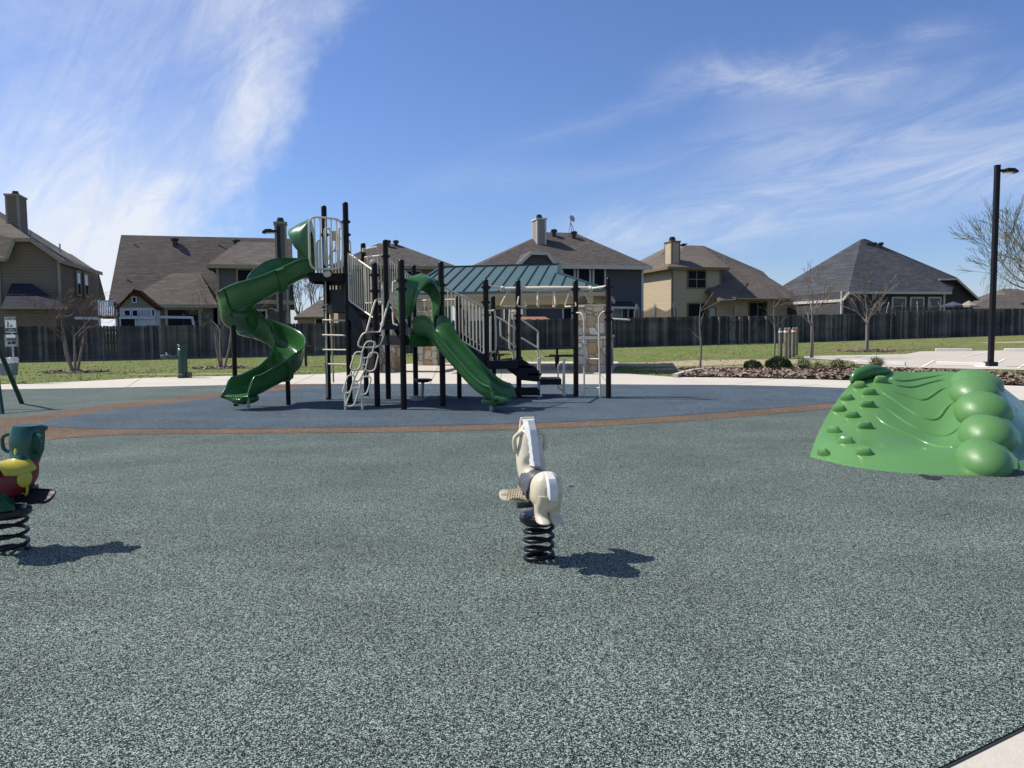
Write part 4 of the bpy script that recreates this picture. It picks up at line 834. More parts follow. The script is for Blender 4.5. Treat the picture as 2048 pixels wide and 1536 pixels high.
# ---- back-yard things
def playhouse():
    v = 2.6; r = T('playhouse', Vector((*HP(270, 650, v).xy, 0)), 'white backyard playhouse with a dark red gable roof and railed deck', 'playhouse'); w, g, rd, wh = MB(), MB(), MB(), MB()
    vol(w, [(239, 614), (309, 615)], v, 1.8); vol(g, [(240, 613), (268, 585), (306, 614)], v-.05, 1.8, HP(270, 615, v).z); w.build('wall', 'bluewhite', r, 0); g.build('gable_panel', 'playwall', r, 0)
    a, ap, b = HP(232, 614, v-.25), HP(267, 579, v-.25), HP(312, 616, v-.25)
    for p, q in ((a, ap), (ap, b)): rd.prism([p, q, q+VV*2.3, p+VV*2.3], (0, 0, -.1))
    n = 9
    for i in range(n): q = ap.lerp(b, (i+.5)/n); rd.ob(q+VV*1.1+Vector((0, 0, .05)), (b-ap).normalized()*.09+Vector((0, 0, .03)), VV*1.2, Vector((.02, 0, .02)))
    rd.ob(HP(268, 589, v-.25), UV*.3, VV*.03, Vector((0, 0, .05))); rd.build('roof', 'redwood', r, 0)
    for x0, x1, y0, y1, gl in ((250, 260, 621, 632, 'screen'), (266, 275, 621, 632, 'screen'), (283, 293, 621, 632, 'blind'), (305, 308.5, 620, 631, 'screen'), (266, 272, 595, 604, 'screen')): winpx(r, x0, y0, x1, y1, v-.06, fr='bluewhite', gl=gl, fw_=.05)
    winpx(r, 243, 638, 270, 660, v-.02, fr='bluewhite', fw_=.07, name='doorway')
    for y in (634.5, 636.5): band(wh, 238, y, 309, y+.5, v-.12, .05, .1)
    # deck with railing
    band(rd, 196, 633.5, 238, 633.5, v-.1, .12, .1); band(wh, 197, 602, 232, 602, v-.1, .08, .06)
    for i in range(8): p = HP(199+i*4.4, 602, v-.1); q = HP(199+i*4.4, 632, v-.1); (wh if i % 2 == 0 or i < 6 else rd).beam(p, q, .08, .05, (0, 1, 0))
    for x in (197.5, 231): q = HP(x, 600, v); wh.box(Vector((q.x, q.y, q.z/2)), (.1, .1, q.z), R(15.5))
    wh.build('deck_railing', 'bluewhite', r, 0); dk = MB(); p, q = HP(196, 634, v), HP(238, 634, v); dk.prism([p, q, q+VV*1.8, p+VV*1.8], (0, 0, -.08)); dk.build('deck', 'redwood', r, 0); rd.build('deck_trim', 'redwood', r, 0)
    bm_ = MB(); band(bm_, 309, 634, 386, 635, v+.3, .14, .1)
    p = HP(384, 634, v+.3); bm_.beam(p, Vector((p.x+.45, p.y-.1, 0)), .1, .1, (0, 1, 0)); bm_.beam(p, Vector((p.x+.1, p.y+1.0, 0)), .1, .1, (1, 0, 0)); band(bm_, 150, 636, 198, 637, v+.3, .14, .1); bm_.build('swing_beam', 'bluewhite', r, 0)
playhouse()
def trampoline(x0, x1, ytop, v, label):
    a, b = HP(x0, 640, v), HP(x1, 640, v); c = (a+b)/2; c.z = 0; rr = (b-a).length/2; zt = HP(x0, ytop, v).z; r = T('trampoline', c, label, 'trampoline', 'backyard trampolines with nets')
    p, nt, bd = MB(), MB(), MB(); N = 6
    for i in range(N):
        q = c+Vector((rr*math.cos(i*6.283/N+.3), rr*math.sin(i*6.283/N+.3), 0)); p.tube([q, q+Vector((0, 0, zt-.5)), q+(c-q)*.08+Vector((0, 0, zt+.1))], .035, 7)
    p.build('pole', 'galv', r); rows = []
    for f in (0, 1):
        row = []
        for k in range(48): th = k*6.283/48; sag = .28*math.sin((th-.3)*N/2)**2; row.append(c+Vector((rr*.97*math.cos(th), rr*.97*math.sin(th), .9 if f == 0 else zt-.12-sag)))
        rows.append(row)
    nt.grid(rows, closed=True); nt.build('net', 'net', r, 0); bd.lathe([(rr*.98, .82), (rr*1.02, .86), (rr*.98, .92), (.02, .88)], c, 32); bd.build('mat', 'black', r)
trampoline(1269, 1350, 611, 3.4, 'netted trampoline behind the fence left of the tan house'); trampoline(1772, 1864, 607, 3.6, 'netted trampoline behind the fence before the three white windows')
def canopy(x0, x1, yt, ye, v, m, label, name='canopy'):
    a, b = HP(x0, ye, v), HP(x1, ye, v); c = (a+b)/2; t = HP((x0+x1)/2, yt, v); w = (b-a).length/2; r = T(name, Vector((c.x, c.y, 0)), label, 'canopy'); mb, pl = MB(), MB(); t = Vector((c.x, c.y, t.z)); N = 8; cor = [c+Vector((w*math.cos(i*.785+.39), w*math.sin(i*.785+.39), 0)) for i in range(N)]
    for i in range(N): mb.add([cor[i], cor[(i+1) % N], t, cor[i]-Vector((0, 0, .14)), cor[(i+1) % N]-Vector((0, 0, .14))], [(0, 1, 2), (3, 4, 1, 0)])
    o = mb.build('cloth', m, r, 0); so_ = o.modifiers.new('thick', 'SOLIDIFY'); so_.thickness = .02; pl.cyl(Vector((c.x, c.y, 0)), t, .03, 8); pl.build('pole', 'galv', r)
canopy(1888, 1924, 603, 611, 5, 'grey_pl', 'grey garden umbrella behind the fence beside the dark-roofed house', 'garden_umbrella'); canopy(1924, 1951, 601, 611, 4.2, 'trim_t', 'pale pop-up canopy top right of the grey garden umbrella')
p = HP(1232, 652, 2.2); mb = MB(); mb.box(Vector((p.x, p.y, 1.35)), (.55, .5, 1.1), R(15.5)); mb.lathe([(.34, 1.9), (.34, 2.0), (.1, 2.05)], Vector((p.x, p.y, 0)), 14)
mb.cyl(Vector((p.x, p.y, 0)), Vector((p.x, p.y, .9)), .12, 8); tag(mb.build('barbecue_smoker', 'bluewhite', None), 'pale box-shaped outdoor cooker showing above the fence by the back door', 'barbecue')
# low pergola or shed roof line behind the middle fence
mb = MB(); p, q = HP(1040, 645, 1.2), HP(1105, 645, 1.2); p.z = q.z = 2.05
mb.prism([p, q, q+VV*1.6+Vector((0, 0, .25)), p+VV*1.6+Vector((0, 0, .25))], (0, 0, -.06)); 
for s in (p, q): mb.beam(Vector((s.x, s.y, 0))+VV*.2, Vector((s.x, s.y, 2.03))+VV*.2, .09, .09, (0, 1, 0))
M['terracotta'] = paint('terracotta', (.28, .12, .07), .8, .2, scale=9); tag(mb.build('shed_roof', 'terracotta', None, 0), 'low reddish shed roof peeking over the fence behind the monkey bars', 'shed')
# ================================================================ PAVILION
PB = Vector((3.02, 25.0, 0)); PU = Vector((math.cos(R(-10)), math.sin(R(-10)), 0)); PV = Vector((-PU.y, PU.x, 0))
def pv(u, v, z): q = PB+PU*u+PV*v; return Vector((q.x, q.y, z))
def pu_at(px, v):   # local u where the ray column meets plane v
    d = ray(px, 640); n = PV; k = (PB+PV*v).dot(n)/(d.x*n.x+d.y*n.y); p = Vector((d.x*k, d.y*k, 0)); return (p-PB).dot(PU)
def pz(px, py, v):
    d = ray(px, py); k = (PB+PV*v).dot(PV)/(d.x*PV.x+d.y*PV.y); return EYE+d.z*k
def pavilion():
    r = T('picnic_pavilion', pv(-3.5, 4, 0), 'stone-columned picnic shelter with a green standing-seam metal roof', 'pavilion')
    D = 7.6; ze = pz(1100, 580, 0); L0 = pu_at(776, 0); L1 = 0.0; rv = D/2; r0_, r1_ = pu_at(884, rv), pu_at(1120, rv); zr = pz(1000, 532, rv)
    # gablet: upper roof continues at the main pitch, the end hips start lower
    f = .62; gz = ze+(zr-ze)*f; gv0 = rv*f; gv1 = D-gv0
    gl, gr = r0_-.12, r1_+.12
    roof = MB(); th = .07
    fl = [pv(L0, 0, ze), pv(L1, 0, ze), pv(gr, gv0, gz), pv(r1_, rv, zr), pv(r0_, rv, zr), pv(gl, gv0, gz)]
    bk = [pv(L1, D, ze), pv(L0, D, ze), pv(gl, gv1, gz), pv(r0_, rv, zr), pv(r1_, rv, zr), pv(gr, gv1, gz)]
    rg = [pv(L1, 0, ze), pv(L1, D, ze), pv(gr, gv1, gz), pv(gr, gv0, gz)]; lf = [pv(L0, D, ze), pv(L0, 0, ze), pv(gl, gv0, gz), pv(gl, gv1, gz)]
    for p in (fl, bk, rg, lf): roof.prism(p, (0, 0, -th))
    ro = roof.build('roof', 'mroof', r, 0); ribs = MB(); n = 24
    def rib(a, b): ribs.beam(a+Vector((0, 0, .012)), b+Vector((0, 0, .012)), .035, .05)
    u = L0+.2
    while u < L1:
        for s in (0, 1):
            vv = lambda v: v if s == 0 else D-v
            zf = lambda v: ze+(zr-ze)*v/rv
            if u < gl: t = (u-L0)/(gl-L0)*gv0
            elif u > gr: t = (L1-u)/(L1-gr)*gv0
            elif u < r0_ or u > r1_: t = gv0
            else: t = rv
            if t > .1: rib(pv(u, vv(0), zf(0)), pv(u, vv(t), zf(t)))
        u += .405
    v = .2
    while v < D:
        t = v/gv0 if v < gv0 else ((D-v)/gv0 if v > gv1 else 1.); t = min(1, t)
        rib(pv(L1, v, ze), pv(L1+(gr-L1)*t, v, ze+(gz-ze)*t)); rib(pv(L0, v, ze), pv(L0+(gl-L0)*t, v, ze+(gz-ze)*t)); v += .405
    for a, b in ((fl[1], fl[2]), (fl[2], fl[3]), (fl[3], fl[4]), (fl[4], fl[5]), (fl[5], fl[0]), (bk[0], bk[5]), (bk[1], bk[2])): ribs.beam(a+Vector((0, 0, .02)), b+Vector((0, 0, .02)), .12, .05)
    ribs.build('seam', 'rib', ro, 0)
    g = MB()
    for (uu, s) in ((gr-.05, 1), (gl+.05, -1)): g.prism([pv(uu, gv0, gz-.05), pv(uu, gv1, gz-.05), pv(uu-s*.1, rv, zr-.05)], PU*.04*s)
    g.build('gable_vent', 'beige', r, 0)
    fa = MB(); zf = ze-.15
    for a, b in ((pv(L0, 0, zf), pv(L1, 0, zf)), (pv(L1, 0, zf), pv(L1, D, zf)), (pv(L1, D, zf), pv(L0, D, zf)), (pv(L0, D, zf), pv(L0, 0, zf))): fa.beam(a, b, .05, .13)
    fa.build('fascia', 'trim_t', r, 0); so_ = MB(); so_.prism([pv(L0+.04, .04, ze-.08), pv(L1-.04, .04, ze-.08), pv(L1-.04, D-.04, ze-.08), pv(L0+.04, D-.04, ze-.08)], (0, 0, -.03)); so_.build('soffit', 'beige', r, 0)
    bm_ = MB(); cu0, cu1, cv0, cv1 = pu_at(768, 1.2), pu_at(1183, 1.2), 1.2, D-1.4
    for a, b in ((pv(L0+.9, cv0, ze-.28), pv(L1-.4, cv0, ze-.28)), (pv(L0+.9, cv1, ze-.28), pv(L1-.4, cv1, ze-.28)), (pv(cu0, .6, ze-.28), pv(cu0, D-.6, ze-.28)), (pv(cu1, .6, ze-.28), pv(cu1, D-.6, ze-.28))): bm_.beam(a, b, .2, .3)
    k = L0+.5
    while k < L1-.3: bm_.beam(pv(k, .3, ze-.14), pv(k, D-.3, ze-.14), .07, .1); k += .8
    bm_.build('beam', 'beige', r, 0)
    for cu, cv in ((cu0, cv0), (cu1, cv0), (cu0+.2, cv1), (cu1, cv1)):
        c = pv(cu, cv, 0); m = MB(); m.box(c+Vector((0, 0, .55)), (1.0, 1.0, 1.1), R(-10)); m.box(c+Vector((0, 0, 1.72)), (.9, .9, .98), R(-10)); col = bevel(m.build('stone_column', 'stone', r, 0), .02, 2)
        q = MB(); q.box(c+Vector((0, 0, 1.17)), (1.1, 1.1, .12), R(-10)); bevel(q.build('ledge_stone', 'cap', col, 0), .02); q = MB(); q.box(c+Vector((0, 0, 2.25)), (1.02, 1.02, .08), R(-10)); bevel(q.build('cap_stone', 'cap', col, 0), .02)
        s = MB(); s.box(c+Vector((0, 0, (2.29+ze-.4)/2)), (.3, .3, ze-.4-2.29), R(-10)); s.build('roof_post', 'beige', col, 0)
pavilion()
def picnic_table(u, v, rz, label):
    c = pv(u, v, .03); r = T('picnic_table', c, label, 'picnic table', 'picnic tables under the pavilion'); ca, sa = math.cos(rz), math.sin(rz); X = Vector((ca, sa, 0)); Y = Vector((-sa, ca, 0)); Z = Vector((0, 0, 1))
    t = MB()
    for k in range(5): t.ob(c+Y*(-.3+k*.15)+Z*.75, X*.92, Y*.068, Z*.02)
    bevel(t.build('tabletop', 'black', r, 0), .008)
    for s in (-1, 1):
        b = MB(); [b.ob(c+Y*(s*.68+d)+Z*.45, X*.92, Y*.066, Z*.018) for d in (-.07, .07)]; b.build('bench', 'black', r, 0)
        l = MB(); q = c+X*s*.55; l.tube(rounded([q+Y*.55+Z*.43, q+Y*.3+Z*.02, q-Y*.3+Z*.02, q-Y*.55+Z*.43], .1, 4, False), .028, 8); l.tube([q-Y*.7+Z*.43, q+Y*.7+Z*.43], .024, 8); l.tube([q-Y*.28+Z*.02, q-Y*.1+Z*.73], .028, 8); l.tube([q+Y*.28+Z*.02, q+Y*.1+Z*.73], .028, 8); l.build('leg_frame', 'black', r)
picnic_table(-1.4, 3.4, R(-10), 'black metal picnic table under the right half of the pavilion'); picnic_table(-5.0, 4.6, R(-10), 'black metal picnic table under the left half of the pavilion, behind the slide')
p = A(742, 722, 26.8); p.z = .012; r = T('litter_bin', p, 'round black litter bin beside the left stone column', 'litter bin'); mb = MB(); mb.lathe([(.22, 0), (.25, .05), (.29, .7), (.31, .75), (.31, .8), (.2, .86), (.12, .88)], p, 20); mb.build('bin_body', 'black', r)
# grill behind the spiral slide
p = GT(612, 733); r = T('park_grill', p, 'black park grill on a post behind the spiral slide', 'grill'); mb = MB(); mb.cyl(p-Vector((0, 0, .05)), p+Vector((0, 0, .62)), .055, 10); mb.build('post', 'black', r); mb = MB(); k = p+Vector((0, 0, .62))
mb.box(k+Vector((0, 0, .02)), (.6, .45, .04)); mb.box(k+Vector((-.29, 0, .14)), (.02, .45, .26)); mb.box(k+Vector((.29, 0, .14)), (.02, .45, .26)); mb.box(k+Vector((0, .22, .14)), (.6, .02, .26)); mb.build('firebox', 'black', r, 0); mb = MB()
for i in range(9): mb.cyl(k+Vector((-.26+i*.065, -.24, .24)), k+Vector((-.26+i*.065, .2, .24)), .008, 5)
mb.build('grate', 'galv', r)
# ================================================================ PLAY STRUCTURE
Zv = Vector((0, 0, 1))
def at0(v, z): return Vector((v.x, v.y, z))
def vplane(a, b):
    n = Vector((-(b.y-a.y), b.x-a.x, 0)).normalized(); c = a.dot(n)
    def f(px, py): d = ray(px, py); return EYEP+d*((c-0)/(d.x*n.x+d.y*n.y))
    return f
def yplane(y0, y1, pa, pb):      # depth varies linearly with py
    return lambda px, py: A(px, py, y0+(y1-y0)*(py-pa)/(pb-pa))
def play():
    root = T('play_structure', Vector((-2.2, 15.5, .028)), 'large climbing frame with dark brown posts, two green slides and cream rails', 'play structure')
    zg = .028
    PD = {1: (657.5, 799, 647, 411), 2: (700, 805.5, 688, 404), 3: (733, 791.5, 724, 486), 4: (755, 813, 750, 525), 5: (777, 798, 768, 479), 6: (808, 819, 800, 519), 7: (832, 792, 827, 530), 8: (886, 812, 880, 523), 9: (919, 796, 914, 591), 10: (974, 803, 969, 558.5), 11: (988, 792, 981, 592), 12: (1038, 793, 1036, 560), 13: (1152, 792.5, 1150.5, 560.5), 14: (1217, 796.5, 1216, 555)}
    P = {}
    clampz = {1: [2.6, 1.95, 3.45], 2: [3.35, 3.6, 3.0, 2.55, 1.95], 3: [3.0, 2.0], 4: [2.5, 2.2, 1.4], 5: [3.0, 2.0], 6: [2.35, 1.35, 2.2], 7: [2.5, 1.4], 8: [2.3, 2.15, 1.4], 9: [1.95, 1.3], 10: [2.3, 2.0, 1.75, .82], 11: [1.7], 12: [1.75, 1.65, .85], 13: [2.3, 1.8], 14: [2.3, 1.8, 1.65]}
    for k, (bx, by, tx, ty) in PD.items():
        b = G(bx, by, zg); P[k] = b; t = A(tx, ty, b.y); r = .056 if k not in (9, 11) else .05; h = t.z-b.z; m = MB()
        m.lathe([(r, -.02), (r, h-.05), (r*.93, h-.02), (r*.7, h-.004), (.005, h)], b, 18); po = m.build('post', 'brown', root)
        c = MB()
        for z in clampz[k]: c.lathe([(r, -.03), (r+.016, -.03), (r+.016, .03), (r, .03)], at0(b, z), 16); c.box(at0(b, z)+Vector((r+.02, 0, 0)), (.03, .05, .035)); c.box(at0(b, z)-Vector((r+.02, 0, 0)), (.03, .05, .035))
        c.build('clamp', 'brown', po)
    HD, MD, LD, PDk = 2.60, 2.0, 1.36, .82
    def deck(pts, z, name='platform'):
        m = MB(); m.prism([at0(p, z) for p in pts], (0, 0, -.05)); o = m.build(name, 'vinyl', root, 0); f = MB(); n = len(pts)
        for i in range(n): f.beam(at0(pts[i], z-.1), at0(pts[(i+1) % n], z-.1), .03, .13)
        f.build('platform_edge', 'vinyl', o, 0)
        s = MB()                       # perforated-look grid of raised dots kept as pattern: coarse slots
        return o
    LF, LB = Vector((-3.93, 15.12, 0)), Vector((-4.08, 16.05, 0))
    deck([LF, P[2]+Vector((-.02, .02, 0)), P[1]+Vector((.55, .3, 0)), LB+Vector((.4, .4, 0)), LB], HD); deck([P[1], P[2], P[5], P[3]+Vector((.1, .3, 0))], MD)
    deck([P[4], P[6], P[8], P[9], P[7]], LD); q12 = P[12]+Vector((-.02, 0, 0)); deck([P[10]+Vector((.02, .3, 0)), Vector((.12, 15.9, 0)), q12, P[11]], PDk)
    m = MB(); m.prism([LF+Zv*(HD-.02), LF+Zv*(HD-.02)+Vector((-.36, 0.02, 0)), LB+Vector((-.3, -.1, HD-.02)), LB+Zv*(HD-.02)], (0, 0, -.05)); m.build('slide_bracket', 'vinyl', root, 0)
    # window panel between the two upper levels
    pf = vplane(P[1]+Vector((0, .05, 0)), P[2]+Vector((0, .05, 0))); m = MB(); hole = (657, 571, 682, 578.5); X = [656.5, 657.2, 662, 663.5, 668, 669.5, 674, 675.5, 682, 690.5]; Ys = [560, 570.5, 579, 611]
    def quadp(x0, y0, x1, y1): a = [pf(x0, y0), pf(x1, y0), pf(x1, y1), pf(x0, y1)]; m.prism(a, Vector((.02, .03, 0)))
    quadp(656, 560, 691, 571); quadp(656, 579, 691, 612); quadp(682.5, 571, 691, 579); quadp(661, 571, 662.6, 579); quadp(667, 571, 668.6, 579); quadp(674, 571, 675.2, 579); quadp(656, 571, 657, 579); m.build('window_panel', 'vinyl', root, 0)
    # stairs
    def stairs(a0, a1, b0, b1, z0, z1, n, name='stairs', drop=.26):
        t = MB(); o = None
        for p, q in ((a0, b0), (a1, b1)):
            m = MB(); m.prism([at0(p, z0+.06), at0(q, z1+.08), at0(q, z1-drop+.02), at0(p, z0-drop)], (q-p).cross(Zv).normalized()*.03); o2 = m.build('stair_stringer', 'vinyl', root, 0); o = o or o2
        for i in range(n):
            f = (i+.5)/n; w = .5/n+.06; z = z0-(z0-z1)*(i+1)/(n+1)
            t.prism([at0(a0.lerp(b0, f-w), z), at0(a1.lerp(b1, f-w), z), at0(a1.lerp(b1, f+w), z), at0(a0.lerp(b0, f+w), z)], (0, 0, -.04))
            t.prism([at0(a0.lerp(b0, f-w), z), at0(a1.lerp(b1, f-w), z), at0(a1.lerp(b1, f-w), z+.11), at0(a0.lerp(b0, f-w), z+.11)], (b0-a0).normalized()*.012)
        t.build('stair_treads', 'vinyl', root, 0); return o
    stairs(P[2], P[5], P[4]+Vector((-.05, 0, 0)), P[7]+Vector((-.2, -.5, 0)), MD, LD, 3); stairs(P[8]+Vector((.02, .1, 0)), P[9], P[10], P[11], LD, PDk, 2)
    def tb(pts, r=.019, n=8): m = MB(); m.tube(pts, r, n); return m
    def barrier(a, b, at_, ab, bt, bb, nb, name='railing', r=.017, crv_=.1):
        m = MB(); a0, a1, b0, b1 = at0(a, ab), at0(a, at_), at0(b, bb), at0(b, bt); ring = rounded([a1, b1, b0, a0], crv_, 4); m.tube(ring, r, 8, closed=True)
        for i in range(1, nb): f = i/nb; m.tube([a0.lerp(b0, f), a1.lerp(b1, f)], r*.62, 6)
        return m.build(name, 'tan', root)
    e = .075
    def inset(a, b, d=.07): v = (b-a).normalized()*d; return a+v, b-v
    f23 = Vector((-.03, -.06, 0))
    a, b = inset(LF+f23+Vector((.03, 0, 0)), P[2]+f23, .03); barrier(a, b, 3.68, 2.66, 3.64, 2.68, 6, r=.022, crv_=.16)
    a, b = inset(P[1], LB+Vector((0, .1, 0))); barrier(P[1]+Vector((-.16, .3, 0)), LB+Vector((-.02, .35, 0)), 3.4, 2.66, 3.35, 2.66, 3, crv_=.14)
    barrier(LB+Vector((.3, .4, 0)), P[3]+Vector((-.3, .1, 0)), 3.45, 2.66, 3.45, 2.66, 6)
    # rounded entry loop hung from the tall post, and scroll panel behind it
    m = MB(); ring = rounded([A(649, 456, 15.6), A(661, 457, 15.6), A(661, 531, 15.6), A(649, 531, 15.6)], .08, 4); m.tube(ring, .02, 8, closed=True); m.build('hand_loop', 'tan', root)
    m = MB(); ring = rounded([A(678, 455, 15.9), A(688, 456, 15.9), A(688, 531, 15.9), A(678, 531, 15.9)], .08, 4); m.tube(ring, .02, 8, closed=True); m.build('hand_loop', 'tan', root)
    m = MB(); m.tube(bez([A(658, 470, 16.2), A(664, 466, 16.2), A(672, 467, 16.2), A(675, 480, 16.2), A(668, 500, 16.2), A(660, 508, 16.2), A(658, 520, 16.2)], 5), .02, 7); m.ob(A(669, 472, 16.2), (.05, 0, 0), (0, .03, 0), (0, 0, .1)); m.tube([A(660, 503, 16.2), A(680, 500, 16.2)], .02, 7); m.build('activity_panel', 'tan', root)
    m = MB(); m.ell(A(654, 548, 15.2), (.085, 0, 0), (0, .02, 0), (0, 0, .065), 14, 8); m.build('loop_foot', 'tan', root)
    barrier(*inset(P[2], P[4]), 2.99, 2.06, 2.60, 1.70, 11, crv_=.03); barrier(*inset(P[3], P[5]), 3.06, 2.06, 3.03, 2.06, 6, crv_=.03); barrier(*inset(P[5], P[7]), 3.0, 2.05, 2.60, 1.5, 11, crv_=.03)
    barrier(*inset(P[7], P[9]), 2.1, 1.42, 2.1, 1.42, 10, crv_=.05); barrier(*inset(P[8], P[10]), 2.27, 1.45, 1.90, .98, 11, crv_=.03); barrier(*inset(P[9], P[11]), 2.2, 1.4, 1.85, .95, 8, crv_=.03)
    # telescope on the level railing
    m = MB(); c = A(742, 498, 16.3); m.tube([c+Vector((-.13, 0, -.02)), c+Vector((.13, 0, .03))], .035, 10); m.lathe([(.04, -.06), (.04, .02)], c+Vector((-.15, 0, 0)), 10); m.tube([c, c-Zv*.2], .02, 8); m.tube(bez([A(737, 512, 16.3), A(735, 520, 16.3), A(739, 530, 16.3), A(748, 534, 16.3)], 4), .018, 8); m.ell(A(746, 526, 16.2), (.07, 0, 0), (0, .02, 0), (0, 0, .07), 14, 8); m.build('telescope', 'tan', root)
    # vertical rung ladder beneath the tower
    lad = MB(); fl = lambda x, y: A(x, y, 15.75)
    lad.tube(bez([fl(653, 542), fl(651, 560), fl(652, 620), fl(654.5, 795)], 4), .018, 8); ro = A(662, 600, 16.2); lad.tube([A(661, 612, 16.2), A(667, 765, 16.2)], .018, 8); lad.build('ladder_rail', 'tan', root)
    m = MB()
    for x0, x1, y, yy in ((646, 692, 640, 641), (645, 694, 670, 671), (646, 694, 699.5, 700), (648, 696, 728, 729)): m.tube([A(x0, y, 15.75), A(x1, yy, 15.35)], .017, 8)
    m.tube([A(644, 609, 15.8), A(656, 609, 15.8)], .014, 6); m.tube([A(644, 619, 15.8), A(656, 617, 15.8)], .014, 6); m.build('ladder_rung', 'tan', root)
    # ---------------- slides
    def prof(w, hl, hr, o=0., rim=.045, k=0.0):
        inn = [(-w, hl), (-w*.985, hl*.62), (-w*.93, hl*.28), (-w*.78, hl*.07+.01), (-w*.5, .0), (0, -.008), (w*.5, .0), (w*.78, hr*.07+.01), (w*.93, hr*.28), (w*.985, hr*.62), (w, hr)]
        g = .022+o
        outr = [(w+rim*.35, hr+rim*.5), (w+rim, hr+rim*.35), (w+rim*1.15+o, hr-rim*.2), (w+rim*.8+o, hr-rim*.7), (w+g, hr-rim), (w*.985+g, hr*.55), (w*.93+g, hr*.2), (w*.75+g, -.03-o), (w*.4, -.05-o), (-w*.4, -.05-o), (-w*.75-g, -.03-o), (-w*.93-g, hl*.2), (-w*.985-g, hl*.55), (-w-g, hl-rim), (-w-rim*.8-o, hl-rim*.7), (-w-rim*1.15-o, hl-rim*.2), (-w-rim, hl+rim*.35), (-w-rim*.35, hl+rim*.5)]
        return inn+outr
    def chute(path, wf, hf, o=0., t0=0., t1=1., n=8, endcap=True):
        pts = bez(path, n); m = len(pts); L = [0.]
        for a_, b_ in zip(pts, pts[1:]): L.append(L[-1]+(b_-a_).length)
        rows = []
        for i, p in enumerate(pts):
            t = L[i]/L[-1]
            if t < t0-1e-6 or t > t1+1e-6: continue
            d = (pts[min(i+1, m-1)]-pts[max(i-1, 0)]); h = Vector((d.x, d.y, 0)).normalized(); s = Vector((h.y, -h.x, 0)); d.normalize(); u = s.cross(d); u = u if u.z > 0 else -u; u = (u*.6+Zv*.4).normalized()
            hl, hr = hf(t); rows.append([p+s*a_+u*b_ for a_, b_ in prof(wf(t), hl, hr, o)])
        mb = MB(); mb.grid(rows, closed=True); k = len(rows[0])
        for j, rv_ in ((0, rows[0]), (1, rows[-1])):
            mb.add(rv_, [tuple(range(k))[::-1 if j == 0 else 1]])
        return mb, pts, L
    C = Vector((-4.92, 15.24, 0)); r_ = .52
    def hp(deg, z): return C+Vector((r_*math.cos(R(deg)), r_*math.sin(R(deg)), z))
    path = [Vector((-3.98, 15.42, 2.56)), Vector((-4.22, 15.25, 2.50)), Vector((-4.58, 14.93, 2.24)), hp(-92, 2.0), hp(-135, 1.80), hp(-180, 1.60), hp(-225, 1.42), hp(-270, 1.22), hp(-315, 1.0), hp(-360, .77), hp(-398, .57), Vector((-4.72, 14.60, .42)), Vector((-4.87, 14.36, .33)), Vector((-5.0, 14.13, .30)), Vector((-5.045, 14.05, .285)), Vector((-5.07, 14.0, .25))]
    def hs(t):
        k = 1. if t < .955 else max(.0, 1-(t-.955)/.045); k = k*k*(3-2*k); e = .29+.09*math.sin(min(1, max(0, (t-.05)/.8))*math.pi); fb = .19*math.exp(-((t-.13)/.10)**2); return (.03+e*k*1.05, .03+e*k*.95+fb)
    ws = lambda t: .265+(.03*max(0, (t-.86)/.14))
    mb, pts, L = chute(path, ws, hs, n=8); sp = mb.build('spiral_slide', 'slide', root, 60); bv = sp.modifiers.new('sub', 'SUBSURF'); bv.levels = bv.render_levels = 1
    for t in (.13, .30, .47, .63, .79):
        mb, _, _ = chute(path, ws, lambda q: tuple(x-.01 for x in hs(q)), o=.028, t0=t-.014, t1=t+.014, n=30); mb.build('section_flange', 'slide', sp, 50)
    lip = MB(); e0 = pts[-2]; s = Vector((.8, -.6, 0))
    for i in range(7): q = e0+s*(-.22+i*.073); lip.tube([q+Vector((.05, .07, .02)), q+Vector((-.01, -.013, .01)), q+Vector((-.03, -.04, -.03))], .012, 6)
    lip.build('exit_rib', 'slide', sp)
    nose = MB(); q = pts[-1]; nose.ell(q+Vector((.03, .04, -.03))-s*.04, s*.245, Vector((.6, .8, 0))*.065, Zv*.04, 22, 10, .9); q2 = pts[-1]+Vector((.22, .3, -.1)); nose.ell(pts[-1]+Vector((.15, .2, -.03))-s*.04, s*.20, Vector((.6, .8, 0))*.26+Zv*.01, Zv*.10, 20, 10, .85); nose.build('exit_lip', 'slide', sp, 60)
    for (x, y, ty, yy) in ((472, 812, 650, None), (577, 810, 750, None)):
        b = G(x, y, zg); m = MB(); m.lathe([(.045, -.02), (.045, A(x, ty, b.y).z-b.z)], b, 14); m.build('support_leg', 'brown', sp)
    b = G(497, 820, zg); m = MB(); m.cyl(b-Zv*.02, b+Zv*.22, .03, 12); m.build('foot', 'galv', sp)
    def hood(c, d, w, h, ext, name='slide_hood', parent=root, droop=.1, top=.2, topz=.12, W2=.4, far=0.):
        s = Vector((d.y, -d.x, 0)); N = 24; m = MB(); inner, outer = [], []
        for i in range(N+1):
            f = i/N
            if f < .25: a_ = (-w, h*.52*(f/.25))
            elif f > .75: a_ = (w, h*.52*((1-f)/.25))
            else: ph = math.pi*(f-.25)/.5; a_ = (-w*math.cos(ph), h*.52+h*.48*math.sin(ph))
            ph = min(1, max(0, math.sin(math.pi*f)))**1.5; ph = max(ph, far if f > .5 else 0); inner.append((a_, ph))
        def P3(a_, o_, out): return c+s*(a_[0]*(1+out*.05))+Zv*(a_[1]+(top+topz)*.75*max(0, a_[1]/h)**3*(out > .9 or out > .3)*(1 if out else 0)-droop*out*max(0, a_[1]/h)**2)+d*o_
